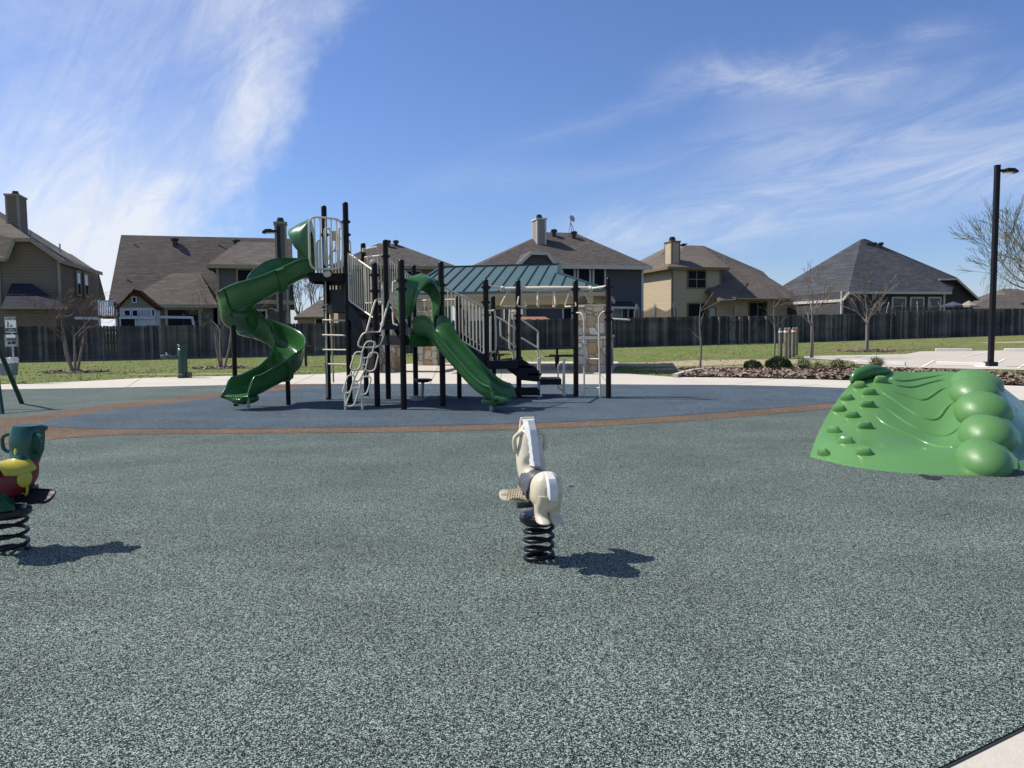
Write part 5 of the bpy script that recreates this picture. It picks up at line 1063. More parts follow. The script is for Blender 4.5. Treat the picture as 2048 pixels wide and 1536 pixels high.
        r0 = [P3(a_, 0, 0) for a_, ph in inner]; r1 = [P3(a_, ext*.5*ph+.02, .4) for a_, ph in inner]; r2 = [P3(a_, ext*ph+.02, 1.) for a_, ph in inner]; r3 = [P3((a_[0]*1.08, a_[1]*1.05), ext*ph+.0, 1.) for a_, ph in inner]; r4 = [P3((a_[0]*1.12, a_[1]*1.06), ext*.5*ph, .5) for a_, ph in inner]; 
        r5 = []
        for a_, ph in inner:
            x, z = a_; k = 1.2; x2 = max(-W2, min(W2, x*1.6*W2/w)) if z > h*.5 else math.copysign(W2, x); z2 = z if z <= h*.5 else min(h+top+topz*max(0, 1-(abs(x2)/W2)*1.1), h*.5+(z-h*.5)*2.6); r5.append(c+s*x2+Zv*z2+d*.0)
        r6 = [p-d*.035 for p in r5]; r7 = [p-d*.035 for p in r0]; m.grid([r0, r1, r2, r3, r4, r5, r6, r7, r0]); return m.build(name, 'slide', parent, 50)
    hood(Vector((-4.0, 15.5, HD+.18)), Vector((-1, -.12, 0)).normalized(), .30, .66, .40, droop=.20, top=.12, topz=.14, far=.7)
    wd = (P[8]-P[6]); wc = (P[6]+P[8])/2; dn = Vector((wd.y, -wd.x, 0)).normalized(); dn = dn if dn.y < 0 else -dn
    hood(at0(wc, LD+.30)-dn*.0, dn, .25, .52, .26, droop=.10, top=.19, topz=.13, W2=.50)
    # straight slide
    st = at0(wc, LD+.02)+dn*.0; en = Vector((-.235, 13.38, .30)); dr = Vector((en.x-st.x, en.y-st.y, 0)); Ld = dr.length; dh = dr.normalized()
    zt = [(0, 0), (.1, -.0), (.2, -.09), (.34, -.32), (.5, -.58), (.66, -.83), (.8, -1.0), (.9, -1.07), (.97, -1.09), (.99, -1.11), (1.0, -1.14)]
    path = [st+dr*t*1.06+Zv*z for t, z in zt]
    def hw(t):
        k = 1 if t < .95 else max(0, 1-(t-.95)/.05); k = k*k*(3-2*k); bump = .15*math.exp(-((t-.10)/.09)**2); return (.03+(.17+bump)*k, .03+(.17+bump)*k)
    mb, pts, L = chute(path, lambda t: .275+.055*max(0, (t-.55)/.45), hw, n=8); ss = mb.build('straight_slide', 'slide', root, 60); bv = ss.modifiers.new('sub', 'SUBSURF'); bv.levels = bv.render_levels = 1
    sd = Vector((dh.y, -dh.x, 0)); q = pts[-1]; nose = MB(); nose.ell(q-dh*.05-Zv*.035-sd*.05, sd*.262, dh*.07, Zv*.045, 22, 10, .9); nose.ell(q-dh*.20-Zv*.03-sd*.05, sd*.21, dh*.24+Zv*.0, Zv*.09, 20, 10, .85); nose.build('exit_lip', 'slide', ss, 60); lip = MB()
    for i in range(7): p_ = pts[-3]+sd*(-.2+i*.067); lip.tube([p_-dh*.06+Zv*.012, p_+dh*.03+Zv*.004, p_+dh*.06-Zv*.035], .012, 6)
    lip.build('exit_rib', 'slide', ss); b = at0(q-dh*.25, zg); m = MB(); m.cyl(b, b+Zv*.2, .035, 12); m.build('foot', 'galv', ss)
    m = MB(); m.prism([at0(P[6]+wd*.14, LD-.2), at0(P[6]+wd*.86, LD-.2), at0(P[6]+wd*.86, LD+.02), at0(P[6]+wd*.14, LD+.02)], dn*.05); m.build('slide_bracket', 'slide', ss, 0)
    for f in (.17, .83): m = MB(); q = P[6]+wd*f; m.cyl(at0(q, LD+.15), at0(q, LD+.36), .028, 10); m.build('hood_bracket', 'brown', root)
    # ---------------- loop climber
    lc = yplane(13.85, 14.5, 824, 560); cx = lambda x, y: lc(640+x*.1823, 560+y*.1823)
    loops = [[(470, 570), (715, 570), (655, 740), (400, 740)], [(505, 672), (604, 672), (560, 855), (440, 855)], [(385, 790), (470, 790), (430, 985), (325, 985)], [(540, 795), (648, 795), (600, 1000), (495, 1000)], [(450, 930), (520, 930), (430, 1110), (365, 1110)], [(305, 1045), (385, 1045), (330, 1240), (242, 1240)], [(462, 1058), (570, 1058), (510, 1258), (415, 1258)], [(350, 1180), (434, 1180), (370, 1385), (278, 1385)]]
    lo = None
    for k, L4 in enumerate(loops): m = MB(); m.tube(rounded([cx(*p) for p in L4], .09 if k else .12, 5), .0155, 8, closed=True); m.build('climber_loop', 'tan', root)
    for (a_, b_) in (((470, 860), (455, 930)), ((492, 860), (478, 930)), ((390, 990), (365, 1045)), ((350, 990), (330, 1045)), ((512, 1005), (498, 1058)), ((545, 1000), (530, 1058)), ((410, 1115), (395, 1180)), ((385, 1115), (372, 1180)), ((600, 672), (620, 740)), ((575, 740), (590, 795))): m = MB(); m.tube([cx(*a_), cx(*b_)], .011, 6); m.build('loop_link', 'tan', root)
    for x in (275, 462): p_ = cx(x, 1242); m = MB(); m.cyl(at0(p_, zg-.01), p_, .021, 10); m.build('climber_leg', 'tan', root)
    hy = yplane(14.15, 14.5, 680, 590); h2 = lambda x, y: hy(640+x*.1823, 560+y*.1823)
    for pl in ([(510, 565), (596, 260), (625, 218), (655, 212), (685, 240), (692, 480), (660, 505)], [(660, 570), (755, 240), (785, 212), (835, 210), (850, 240)]): m = MB(); m.tube(bez([h2(*p) for p in pl], 5), .019, 8); m.build('hand_rail', 'tan', root)
    for pl in ([(640, 20), (665, 22), (685, 60), (690, 430), (665, 490)], [(845, 8), (812, 25), (800, 60), (803, 440), (835, 490), (852, 500)]): m = MB(); m.tube(bez([h2(*p) for p in pl], 5), .019, 8); m.build('hand_loop', 'tan', root)
    # ---------------- transfer end
    f3 = lambda Y: (lambda x, y: A(840+x*.2344, 500+y*.2344, Y))
    for Y, L5 in ((15.8, [(575, 525), (612, 520), (640, 545), (645, 840), (615, 870), (602, 900)]), (15.8, [(602, 555), (603, 930)]), (16.4, [(820, 525), (790, 528), (765, 560), (763, 820), (790, 865), (802, 880)]), (16.4, [(800, 540), (801, 930)])):
        f = f3(Y); m = MB(); m.tube(bez([f(*p) for p in L5], 5) if len(L5) > 2 else [f(*p) for p in L5], .02, 8); m.build('hand_loop', 'tan', root)
    for Y, x, y in ((15.8, 606, 935), (16.4, 805, 935)): m = MB(); m.ob(f3(Y)(x, y), (.045, 0, 0), (0, .025, 0), (0, 0, .06)); bevel(m.build('rail_foot', 'tan', root, 0), .015)
    f = f3(16.1)
    for pl in ([(860, 590), (1000, 690), (1007, 700), (1008, 1150)], [(862, 750), (1003, 835)]): m = MB(); m.tube([f(*p) for p in pl], .02, 8); m.build('stair_rail', 'tan', root)
    f = f3(17.2)
    for pl in ([(640, 570), (690, 590), (830, 680)], [(683, 590), (690, 735), (700, 745), (835, 840)]): m = MB(); m.tube([f(*p) for p in pl], .02, 8); m.build('stair_rail', 'tan', root)
    m = MB(); ya, yb = 16.05, 17.05
    for i, (x0, x1, z) in enumerate(((.1, .42, .70), (.34, .62, .54))): m.box(Vector(((x0+x1)/2, (ya+yb)/2, z-.02)), (x1-x0, yb-ya, .04)); m.box(Vector((x0+.01, (ya+yb)/2, z+.04)), (.02, yb-ya-.02, .1))
    for y in (ya, yb): m.prism([Vector((-.32, y, .80)), Vector((.16, y, .85)), Vector((.56, y, .60)), Vector((.575, y, .36)), Vector((.2, y, .40))], (0, .03, 0))
    m.build('transfer_stairs', 'vinyl', root, 0)
    m = MB(); m.box(Vector((.78, 16.5, .385)), (.5, .95, .05)); m.box(Vector((.78, 16.04, .36)), (.5, .03, .12)); m.box(Vector((1.02, 16.5, .36)), (.03, .95, .12)); bevel(m.build('transfer_platform', 'vinyl', root, 0), .008)
    m = MB(); m.box(Vector((.22, 16.2, .2)), (.72, .4, .05)); m.box(Vector((.22, 16.0, .15)), (.72, .03, .13)); m.build('lower_step', 'vinyl', root, 0); m = MB(); m.box(Vector((.56, 16.02, .2)), (.05, .05, .36)); m.build('step_leg', 'galv', root, 0)
    for x, yt, yb_, Y in ((1079, 717, 771, 16.1), (1127.5, 718, 784, 16.3)): p_ = A(x, yt, Y); q_ = A(x+.5, yb_, Y); m = MB(); m.cyl(at0(p_, max(.03, q_.z if x < 1100 else .03)), p_, .03, 12); m.ell(p_, (.04, 0, 0), (0, .04, 0), (0, 0, .022), 12, 6); m.build('grab_post', 'tan', root)
    m = MB(); m.tube(rounded([A(1127, 724, 16.3), A(1116, 729, 16.3), A(1116.5, 776, 16.3), A(1127, 781, 16.3)], .1, 4, False), .017, 8); m.build('hand_loop', 'tan', root)
    # ---------------- overhead swinging loops
    Yo = 16.45; bm_ = MB(); a_, b_ = A(1006, 578.5, Yo), A(1182, 577, Yo); bm_.tube([a_, a_.lerp(b_, .1), a_.lerp(b_, .5), a_.lerp(b_, .9), b_], [.045, .05, .062, .05, .045], 12); bm_.build('overhead_beam', 'tan', root)
    m = MB()
    for x in (1005, 1181): c = A(x, 578, Yo); m.ell(c, (.06, 0, 0), (0, .07, 0), (0, 0, .065), 12, 8)
    m.tube([at0(P[10], 2.34), A(1006, 577, Yo)], .022, 8); m.tube([A(1182, 577, Yo), at0(P[14], 2.33)], .022, 8); m.tube([at0(P[12], 2.3), A(1040, 578, Yo)], .02, 8); m.tube([at0(P[13], 2.3), A(1150, 578, Yo)], .02, 8); m.build('beam_arm', 'tan', root)
    for (tx, x0, x1) in ((1017, 1000, 1036), (1040, 1034, 1054), (1075.5, 1074, 1077.5), (1108.5, 1107.5, 1110), (1141, 1130, 1152), (1164, 1148, 1184)):
        c = A((x0+x1)/2, 613, Yo); w_ = .21; frac = min(1, abs(x1-x0)/1539*Yo/(2*w_)); yaw = math.acos(frac); dx = Vector((math.cos(yaw), math.sin(yaw)*(1 if tx < 1090 else -1), 0)); t_ = A(tx, 583, Yo)
        m = MB(); m.tube(rounded([t_-dx*.02, c-dx*w_, c+dx*w_, t_+dx*.02], .07, 4, False), .0165, 8); m.build('swing_loop', 'tan', root)
    f = vplane(P[13]+Vector((0, -.05, 0)), P[14]+Vector((0, -.05, 0)))
    for pl in ([(1153, 625.5), (1163, 626), (1168, 636), (1168.5, 793)], [(1212, 622.5), (1203, 625), (1198, 636), (1200, 793)]):
        q = [f(*p) for p in pl]; q[-1].z = .02; m = MB(); m.tube(rounded(q, .12, 4, False), .018, 8); m.build('ladder_rail', 'tan', root)
    for y in (718, 747, 776): m = MB(); m.tube([f(1168.5, y), f(1199.5, y)], .016, 8); m.build('ladder_rung', 'tan', root)
    m = MB(); p_ = A(1213, 637, 16.2); q_ = A(1259, 639.5, 16.0); m.beam(p_, q_, .13, .035); m.ell(p_, (.05, 0, 0), (0, .05, 0), (0, 0, .045), 12, 8); bevel(m.build('balance_handle', 'tan', root, 0), .01)
play()
# stool seat
b = G(841, 800, .028); r = T('play_stool', b, 'round black stool on a curved grey leg under the low platform', 'stool'); m = MB(); s = A(845.5, 760, b.y-.1); m.lathe([(.02, -.05), (.12, -.045), (.19, -.01), (.2, .01), (.17, .025), (.01, .022)], s, 24); m.build('seat', 'black', r)
m = MB(); m.tube(bez([Vector((s.x, s.y, s.z-.04)), Vector((s.x-.01, s.y, .26)), Vector((s.x-.04, s.y, .08)), Vector((s.x-.16, s.y+.04, .06))], 5), [.035]*16, 10); m.build('leg', 'galv', r); m = MB(); m.lathe([(.15, 0), (.15, .07), (.13, .085)], b+Vector((-.06, 0, 0)), 18); m.build('base', 'galv', r)
# ================================================================ GREEN CLIMBER
def climber():
    root = T('climbing_wave', Vector((4.8, 8.8, .02)), 'bright green moulded climbing wave with handholds, flowing ridges and bulging lobes', 'play climber')
    zg = .02
    rows = [[(1619, 914, 0), (1700, 933, 0), (1800, 946, 0), (1900, 951, 0), (1985, 951, 0)],
            [(1633, 874, 8.80), (1712, 893, 8.28), (1806, 905, 7.98), (1900, 902, 7.86), (1985, 900, 7.72)],
            [(1653, 834, 9.10), (1730, 846, 8.75), (1818, 862, 8.55), (1906, 862, 8.45), (1995, 850, 8.15)],
            [(1680, 793, 9.42), (1752, 792, 9.2), (1832, 804, 9.15), (1912, 803, 9.05), (1985, 798, 8.7)],
            [(1706, 761, 9.65), (1772, 744, 9.75), (1838, 744, 9.8), (1902, 743, 9.7), (1968, 752, 9.35)]]
    ctl = [[G(x, y, zg) if Y == 0 else A(x, y, Y) for x, y, Y in r_] for r_ in rows]
    NU, NV = 64, 56
    def cr(pts, n): q = bez(pts, n); return q
    n1 = NU//4; n2 = NV//4
    H = [cr(r_, n1) for r_ in ctl]; cols = [cr([h[i] for h in H], n2) for i in range(len(H[0]))]; S_ = [[cols[i][j] for i in range(len(cols))] for j in range(len(cols[0]))]
    nv, nu = len(S_), len(S_[0])
    # scoop in the middle right, bulge along the front lip
    for j in range(nv):
        for i in range(nu):
            t = j/(nv-1); s = i/(nu-1); p = S_[j][i]
            p.z += .055*math.exp(-((t-.20)/.10)**2)*(1-math.exp(-(t/.05)**2))*(1 if s > .1 else s/.1)
            d = math.exp(-((s-.64)/.16)**2)*math.exp(-((t-.45)/.19)**2)*.06; p.z -= d
            if j == 0: p.z = zg-.01
    base = [row[:] for row in S_]
    pj = [[proj(p) for p in row] for row in S_]
    def onsurf(px, py):
        bd, bi, bj = 1e9, 0, 0
        for j in range(nv):
            for i in range(nu):
                dx, dy = pj[j][i][0]-px, pj[j][i][1]-py; d = dx*dx+dy*dy
                if d < bd: bd, bi, bj = d, i, j
        i, j = min(max(bi, 1), nu-2), min(max(bj, 1), nv-2)
        n = (S_[j][i+1]-S_[j][i-1]).cross(S_[j+1][i]-S_[j-1][i]).normalized(); n = n if n.z > 0 else -n
        dd = ray(px, py); t = (S_[bj][bi]-EYEP).dot(n)/dd.dot(n); return EYEP+dd*t, n
    # one closed skin: face, left edge, back and right side
    def out(j, i): return S_[j][i]
    C_ = Vector((5.6, 9.8, 0)); ring = []
    m = MB(); m.grid(S_)
    top = S_[-1]; back = [[p.copy() for p in top], [p+Vector((.05, .10, -.03)) for p in top], [p+Vector((.10, .22, -.15)) for p in top], [Vector((p.x+.2, p.y+.45, zg-.01)) for p in top]]; m.grid(back)
    lf = [S_[j][0] for j in range(nv)]; m.grid([lf, [p+Vector((.03, .03, -.02)) for p in lf], [Vector((p.x+.12+.1*(k/nv), p.y+.15, zg-.01)) for k, p in enumerate(lf)]][::-1])
    rg = [S_[j][-1] for j in range(nv)]
    rr = [rg, [p+Vector((.14, .03, -.02)) for p in rg], [p+Vector((.30, .06, -.16)) for p in rg], [Vector((p.x+.42+.30*(k/nv), p.y+.1, p.z*.45)) for k, p in enumerate(rg)], [Vector((p.x+.5+.50*(k/nv), p.y+.16, zg-.01)) for k, p in enumerate(rg)]]; m.grid(rr)
    gap = [S_[-1][-1]]; m.grid([[r_[-1] for r_ in rr], [r_[-1]+Vector((.0, .2, 0)) if r_[-1].z > .1 else r_[-1]+Vector((.1, .4, 0)) for r_ in rr], [Vector((r_[-1].x+.05, r_[-1].y+.5, zg-.01)) for r_ in rr]])
    body = m.build('body', 'climb', root, 75)
    # moulded flow ridges
    cc = lambda x, y: (1580+x/4.376, 700+y/4.376)
    for L6 in ([(850, 225), (930, 262), (1030, 265), (1200, 238), (1400, 205)], [(845, 275), (960, 312), (1080, 320), (1250, 275), (1400, 250)], [(750, 300), (930, 365), (1100, 425), (1180, 430), (1250, 390), (1320, 345), (1410, 322)], [(700, 290), (900, 430), (1100, 560), (1220, 605), (1300, 590), (1380, 490), (1480, 430)], [(715, 412), (1000, 620), (1200, 725), (1350, 748), (1430, 715), (1520, 635)], [(700, 508), (830, 640), (1060, 750), (1250, 830), (1400, 850), (1530, 835)]):
        pts = bez([Vector((*cc(*p), 0)) for p in L6], 8); q = []; nn = []
        for p in pts: a_, n = onsurf(p.x, p.y); q.append(a_-n*.012); nn.append(n)
        k = len(q); mr = MB(); mr.tube(q, [.028*min(1, .25+4*i/k, .25+4*(k-1-i)/k) for i in range(k)], 10); mr.build('flow_ridge', 'climb', body, 80)
    for hx, hy_ in ((790, 275), (608, 322), (690, 380), (497, 427), (675, 484), (430, 524), (540, 578), (650, 674), (382, 712), (487, 806), (297, 905), (650, 903)):
        x, y = cc(hx, hy_); p, n = onsurf(x, y); up_ = (Zv-n*n.z).normalized(); s_ = up_.cross(n).normalized(); k = (y-760)/150; sz = .072+.004*k; mh = MB()
        prof_ = [(-1., -.2), (-.85, .45), (-.4, .72), (.45, .72), (.95, .25), (1.15, -.1), (.8, -.5), (0, -.75), (-.75, -.6)]
        ba = [p+s_*(a_*sz*1.35)+up_*(b_*sz*1.05)-n*.01 for a_, b_ in prof_]; mi = [p+s_*(a_*sz)+up_*(b_*sz*.8)+n*.045 for a_, b_ in prof_]; tp = [p+s_*(a_*sz*.78)+up_*(b_*sz*.5+.008)+n*.066 for a_, b_ in prof_]
        mh.grid([ba, mi, tp], closed=True); mh.poly(tp[::1]); o = mh.build('handhold', 'climb', root, 70); sb = o.modifiers.new('sub', 'SUBSURF'); sb.levels = sb.render_levels = 2
    for x, y, rx, ry, Y in ((1967, 920, 50, 42, 7.40), (1973, 870, 51, 41, 7.98), (1966, 821, 53, 39, 8.50), (1950, 786, 46, 33, 8.95), (1953, 768, 49, 29, 9.2)):
        c = A(x, y, Y+.12); k = Y/F; ml = MB(); ml.ell(c-Vector((0, 0, .02)), Vector((rx*k, .0, 0)), Vector((.02, .30, .10)), Vector((0, -.07, ry*k*.98)), 32, 20, 1.); ml.build('lobe', 'climb_lobe', root, 80)
    ml = MB(); pts = bez([A(1703, 766, 9.55), A(1712, 752, 9.6), A(1735, 744, 9.65), A(1757, 742, 9.7), A(1781, 742.5, 9.75)], 6); n_ = len(pts)
    rad = [max(.008, .085*math.sin(math.pi*min(1, (i+.8)/(n_+1.)))**.8) for i in range(n_)]; ml.tube(pts, rad, 18); ml.build('leaf_lip', 'leaf_lip', root, 80)
climber()
# ================================================================ SPRING RIDERS
def loft(secs, n=20, pw=.85):
    mb = MB(); rows = []
    for c, side, upv, hw_, hh in secs:
        g = lambda t: math.copysign(abs(t)**pw, t); rows.append([c+side*hw_*g(math.cos(2*math.pi*k/n))+upv*hh*g(math.sin(2*math.pi*k/n)) for k in range(n)])
    mb.grid(rows, closed=True); mb.poly(rows[0][::-1]); mb.poly(rows[-1]); return mb
def rider(base, hd, kind, label):
    root = T('spring_rider', base, label, 'spring rider'); H = Vector((math.sin(hd), math.cos(hd), 0)); Sd = Vector((H.y, -H.x, 0))
    def L(f, s, z): return base+H*f+Sd*s+Zv*z
    horse = kind == 'horse'; rs = .088 if horse else .102; N = 5 if horse else 4
    m = MB(); m.tube([base+Vector((rs*math.cos(a), rs*math.sin(a), .012+.225*min(1, max(0, (a-3)/(N*6.283-6)))))*1.0 for a in [i*6.283/18 for i in range(N*18+1)]], .0125 if horse else .013, 8); m.build('spring', 'spring', root, 80)
    m = MB(); m.lathe([(.02, .235), (rs+.022, .24), (rs+.032, .252), (rs+.032, .278), (rs+.02, .29), (.02, .292)], base, 28); m.build('spring_plate', 'black', root);
    m = MB(); m.box(L(-.02, 0, .33), (.07, .07, .09), -hd); m.cyl(L(.05, -.13 if horse else -.1, .345), L(.05, .05, .345), .024, 12); m.build('mounting_bracket', 'grey_pl' if horse else 'black', root)
    for a_ in (.6, 1.9, 3.5, 4.4, 5.5): m = MB(); c_ = base+Vector(((rs+.012)*math.cos(a_), (rs+.012)*math.sin(a_), .29)); m.lathe([(.010, 0), (.010, .008), (.005, .011)], c_, 6); m.build('plate_bolt', 'galv', root)
    if horse:
        bm_, mn = 'horse', 'white'
        sp = [(-.24, .45, .05, .07), (-.22, .455, .080, .108), (-.17, .463, .096, .128), (-.11, .46, .096, .118), (-.04, .452, .083, .092), (.03, .462, .083, .092), (.09, .50, .085, .105)]
        S1 = [(L(f, 0, z), Sd, Zv, w_, h_) for f, z, w_, h_ in sp]
        nk = [(.135, .555, .092, .11, 40), (.165, .62, .088, .10, 62), (.18, .69, .083, .092, 78), (.19, .75, .073, .083, 88), (.20, .79, .060, .072, 95), (.205, .825, .040, .045, 100)]
        for f, z, w_, h_, ang in nk: a_ = R(ang); dirv = H*math.cos(a_)+Zv*math.sin(a_); upv = Zv*math.cos(a_)-H*math.sin(a_); S1.append((L(f, 0, z), Sd, upv, w_, h_))
        o = loft(S1, 22).build('body', bm_, root, 80); sb = subsurf(o, 1)
        hd_ = [(L(.16, 0, .79), Sd, Zv, .046, .055), (L(.22, 0, .785), Sd, Zv, .048, .06), (L(.29, 0, .755), Sd, Zv, .042, .052), (L(.36, 0, .715), Sd, Zv, .036, .04), (L(.385, 0, .70), Sd, Zv, .026, .028)]
        subsurf(loft(hd_, 18).build('head', bm_, root, 80), 1)
        m = MB()
        m.prism([L(.20, -.055, .80), L(.235, -.055, .80), L(.228, -.046, .872), L(.206, -.046, .872)], Sd*.098); bevel(m.build('ears', bm_, root, 0), .01, 3)
        # rear legs, tucked
        for s_ in (-1, 1):
            lg = [(L(-.175, s_*.032, .45), Sd, H, .052, .085), (L(-.17, s_*.034, .40), Sd, H, .05, .078), (L(-.155, s_*.036, .355), Sd, H, .042, .052), (L(-.15, s_*.038, .325), Sd, H, .037, .046), (L(-.18, s_*.04, .302), Sd, H, .04, .066), (L(-.20, s_*.04, .288), Sd, H, .042, .066), (L(-.20, s_*.04, .282), Sd, H, .036, .058)]
            subsurf(loft(lg, 14).build('hind_leg', bm_, root, 80), 1)
            lg = [(L(.13, s_*.045, .47), Sd, H, .035, .06), (L(.19, s_*.045, .43), Sd, H, .028, .035), (L(.21, s_*.045, .40), Sd, H, .024, .03), (L(.16, s_*.045, .37), Sd, H, .028, .035), (L(.12, s_*.045, .365), Sd, H, .024, .02)]
            subsurf(loft(lg, 12).build('front_leg', bm_, root, 80), 1)
        mane = MB(); k = 16; pts = []
        for i in range(k+1): t = i/k; pts.append((L(lerp_tab([(0, .035), (.13, .052), (.38, .078), (.6, .098), (.75, .114), (.9, .14), (1, .165)], t), 0, .585+.275*t), .016+.0035*math.sin(i*2.1)))
        rows = [[p-Sd*(.040-.004*math.sin(i*2.2)) + H*.04, p-Sd*.022-H*(w_+.006), p+Sd*.022-H*(w_+.006), p+Sd*(.040+.004*math.sin(i*1.7))+H*.04] for i, (p, w_) in enumerate(pts)]; mane.grid(rows[::-1], closed=True); mane.poly(rows[-1]); mane.poly(rows[0][::-1]); mane.build('mane', mn, root, 30)
        tl = MB(); tp = [(-.185, .580, .024), (-.238, .555, .030), (-.266, .51, .032), (-.272, .47, .032), (-.268, .435, .030), (-.262, .425, .02)]
        rows = [[L(f+.03, -w_, z), L(f-.008, -w_*.75, z), L(f-.012, w_*.75, z), L(f+.03, w_, z)] for f, z, w_ in tp]; tl.grid(rows, closed=True); tl.poly(rows[0]); tl.poly(rows[-1][::-1]); tl.build('tail', mn, root, 30)
        sd_ = MB(); rows = []
        for i in range(13):
            f = -.105+.19*i/12; row = []
            for k in range(15): a_ = math.pi*(k/14)*1.30-math.pi*.15; rise = .018*(abs(i-6)/6)**2; cut = 1 if 2 < i < 10 else .8; a_ = math.pi/2+(a_-math.pi/2)*cut; row.append(L(f, -.098*math.cos(a_), .450+rise+.105*math.sin(a_)*(1 if math.sin(a_) > 0 else 1.1)))
            rows.append(row)
        sd_.grid(rows); so_ = sd_.build('saddle', 'grey_pl', root, 80); md = so_.modifiers.new('thick', 'SOLIDIFY'); md.thickness = .014; md.offset = 0
        st_ = MB(); [st_.tube([L(-.01, s_*.10, .44), L(-.01, s_*.093, .395), L(-.0, s_*.05, .355)], .011, 6) for s_ in (-1, 1)]; st_.build('girth_strap', 'grey_pl', root)
        for s_ in (-1, 1): h_ = MB(); h_.tube(rounded([L(.165, s_*.05, .665), L(.165, s_*.098, .655), L(.16, s_*.106, .755), L(.16, s_*.05, .785)], .03, 5, False), .0145, 10); h_.build('handle', bm_, root)
        fr = MB(); pl = [L(-.05, -.085, .425), L(.05, -.085, .425)]; c = L(.0, -.205, .425); pl += [c+H*.048*math.cos(a_)-Sd*.048*math.sin(a_) for a_ in [i*math.pi/10 for i in range(11)][::-1]][::-1][::-1]; pl = [p+Zv*((p-base).dot(H)*.55) for p in pl]; fr.prism(pl, (0, 0, -.014)); fo = bevel(fr.build('footrest', bm_, root, 0), .004); g = MB()
        for i in range(0, 7): g.beam(L(-.038, -.09-i*.016, .427-.021), L(.038, -.09-i*.016-.035, .427+.021), .004, .003)
        for i in range(0, 9): g.beam(L(.038, -.09-i*.016, .427+.021), L(-.038, -.09-i*.016-.035, .427-.021), .004, .003) if i < 7 else None
        M['tread_tan'] = M.get('tread_tan') or paint('tread_tan', (.50, .40, .26), .5); g.build('tread_pattern', 'tread_tan', fo, 0)
    else:
        sp = [(-.25, .46, .06, .06), (-.22, .462, .095, .10), (-.15, .47, .118, .125), (-.05, .465, .120, .115), (.05, .475, .118, .115), (.12, .50, .112, .125), (.165, .53, .095, .11)]
        subsurf(loft([(L(f, 0, z), Sd, Zv, w_, h_) for f, z, w_, h_ in sp], 22).build('torso', 'red_pl', root, 80), 1)
        nk = [(.10, .53, .085, .09, 35), (.135, .58, .080, .085, 60), (.155, .615, .086, .088, 80), (.165, .65, .095, .09, 90), (.17, .71, .10, .095, 90), (.175, .765, .10, .09, 90), (.18, .80, .096, .085, 90), (.182, .815, .09, .08, 90)]
        S1 = []
        for f, z, w_, h_, ang in nk: a_ = R(ang); S1.append((L(f, 0, z), Sd, Zv*math.cos(a_)-H*math.sin(a_), w_, h_))
        subsurf(loft(S1, 20, .7).build('head', 'teal_pl', root, 80), 1)
        m = MB(); m.ell(L(.215, .055, .79), Sd*.055, H*.06, Zv*.028, 14, 8); m.build('brow', 'teal_pl', root, 80); m = MB(); m.ell(L(.25, -.035, .69), Sd*.055, H*.09-Sd*.03, Zv*.05, 16, 10); m.build('muzzle', 'teal_pl', root, 80)
        m = MB(); m.tube([L(.085, 0, .61), L(.082, 0, .66), L(.085, 0, .68)], [.018, .014, .004], 8); m.build('crest', 'yel_pl', root)
        for s_ in (-1, 1):
            h_ = MB(); h_.tube(rounded([L(.15, s_*.08, .635), L(.13, s_*.160, .64), L(.13, s_*.168, .745), L(.15, s_*.08, .765)], .04, 5, False), .0125, 8); h_.build('handle', 'teal_pl', root)
            for f0, f1, nm in ((.10, .12, 'front_leg'), (-.16, -.10, 'hind_leg')): subsurf(loft([(L(f0, s_*.07, .42), Sd, H, .045, .06), (L(f1, s_*.075, .36), Sd, H, .036, .045), (L(f1+.01, s_*.075, .31), Sd, H, .04, .055), (L(f1+.02, s_*.075, .293), Sd, H, .038, .055)], 14).build(nm, 'teal_pl', root, 80), 1)
            fr = MB(); pl = [L(.0, s_*.08, .362), L(.085, s_*.08, .362)]; c = L(.0425, s_*.275, .362); q = [c+H*.0425*math.cos(a_)+Sd*s_*.0425*math.sin(a_) for a_ in [i*math.pi/10 for i in range(11)]]; pl += q; pl = [p+Zv*((p-base).dot(H)*.7-.02) for p in pl]; q = pl[2:]; fr.prism(pl, (0, 0, -.016)); fo = fr.build('footrest', 'foot_black', root, 0)
            rm = MB(); rm.tube([pl[0]]+[pl[1]]+q, .007, 6, closed=True); rm.build('footrest_rim', 'foot_black', fo)
        sd_ = MB(); rows = []
        for i in range(13):
            f = -.13+.24*i/12; row = []
            for k in range(15): a_ = math.pi*(k/14)*.80+math.pi*.10; rise = .02*(abs(i-6)/6)**2; row.append(L(f, -.132*math.cos(a_), .475+rise+.118*math.sin(a_)))
            rows.append(row)
        sd_.grid(rows); so_ = sd_.build('saddle', 'yel_pl', root, 80); md = so_.modifiers.new('thick', 'SOLIDIFY'); md.thickness = .018; md.offset = 0
        st_ = MB(); 
        for s_ in (-1, 1): st_ = MB(); st_.ell(L(.02, s_*.120, .485), Sd*.012, H*.06, Zv*.06, 14, 8); st_.tube([L(.03, s_*.128, .44), L(.035, s_*.12, .39), L(.04, s_*.10, .365)], .009, 6); st_.build('saddle_flap', 'yel_pl', root)
rider(G(1078, 1119, .02), R(-17), 'horse', 'cream spring rider horse with white mane and grey saddle on a black coil spring')
rider(G(22, 1101, .02), R(14), 'dino', 'spring rider with green head, red body and yellow saddle at the left edge')
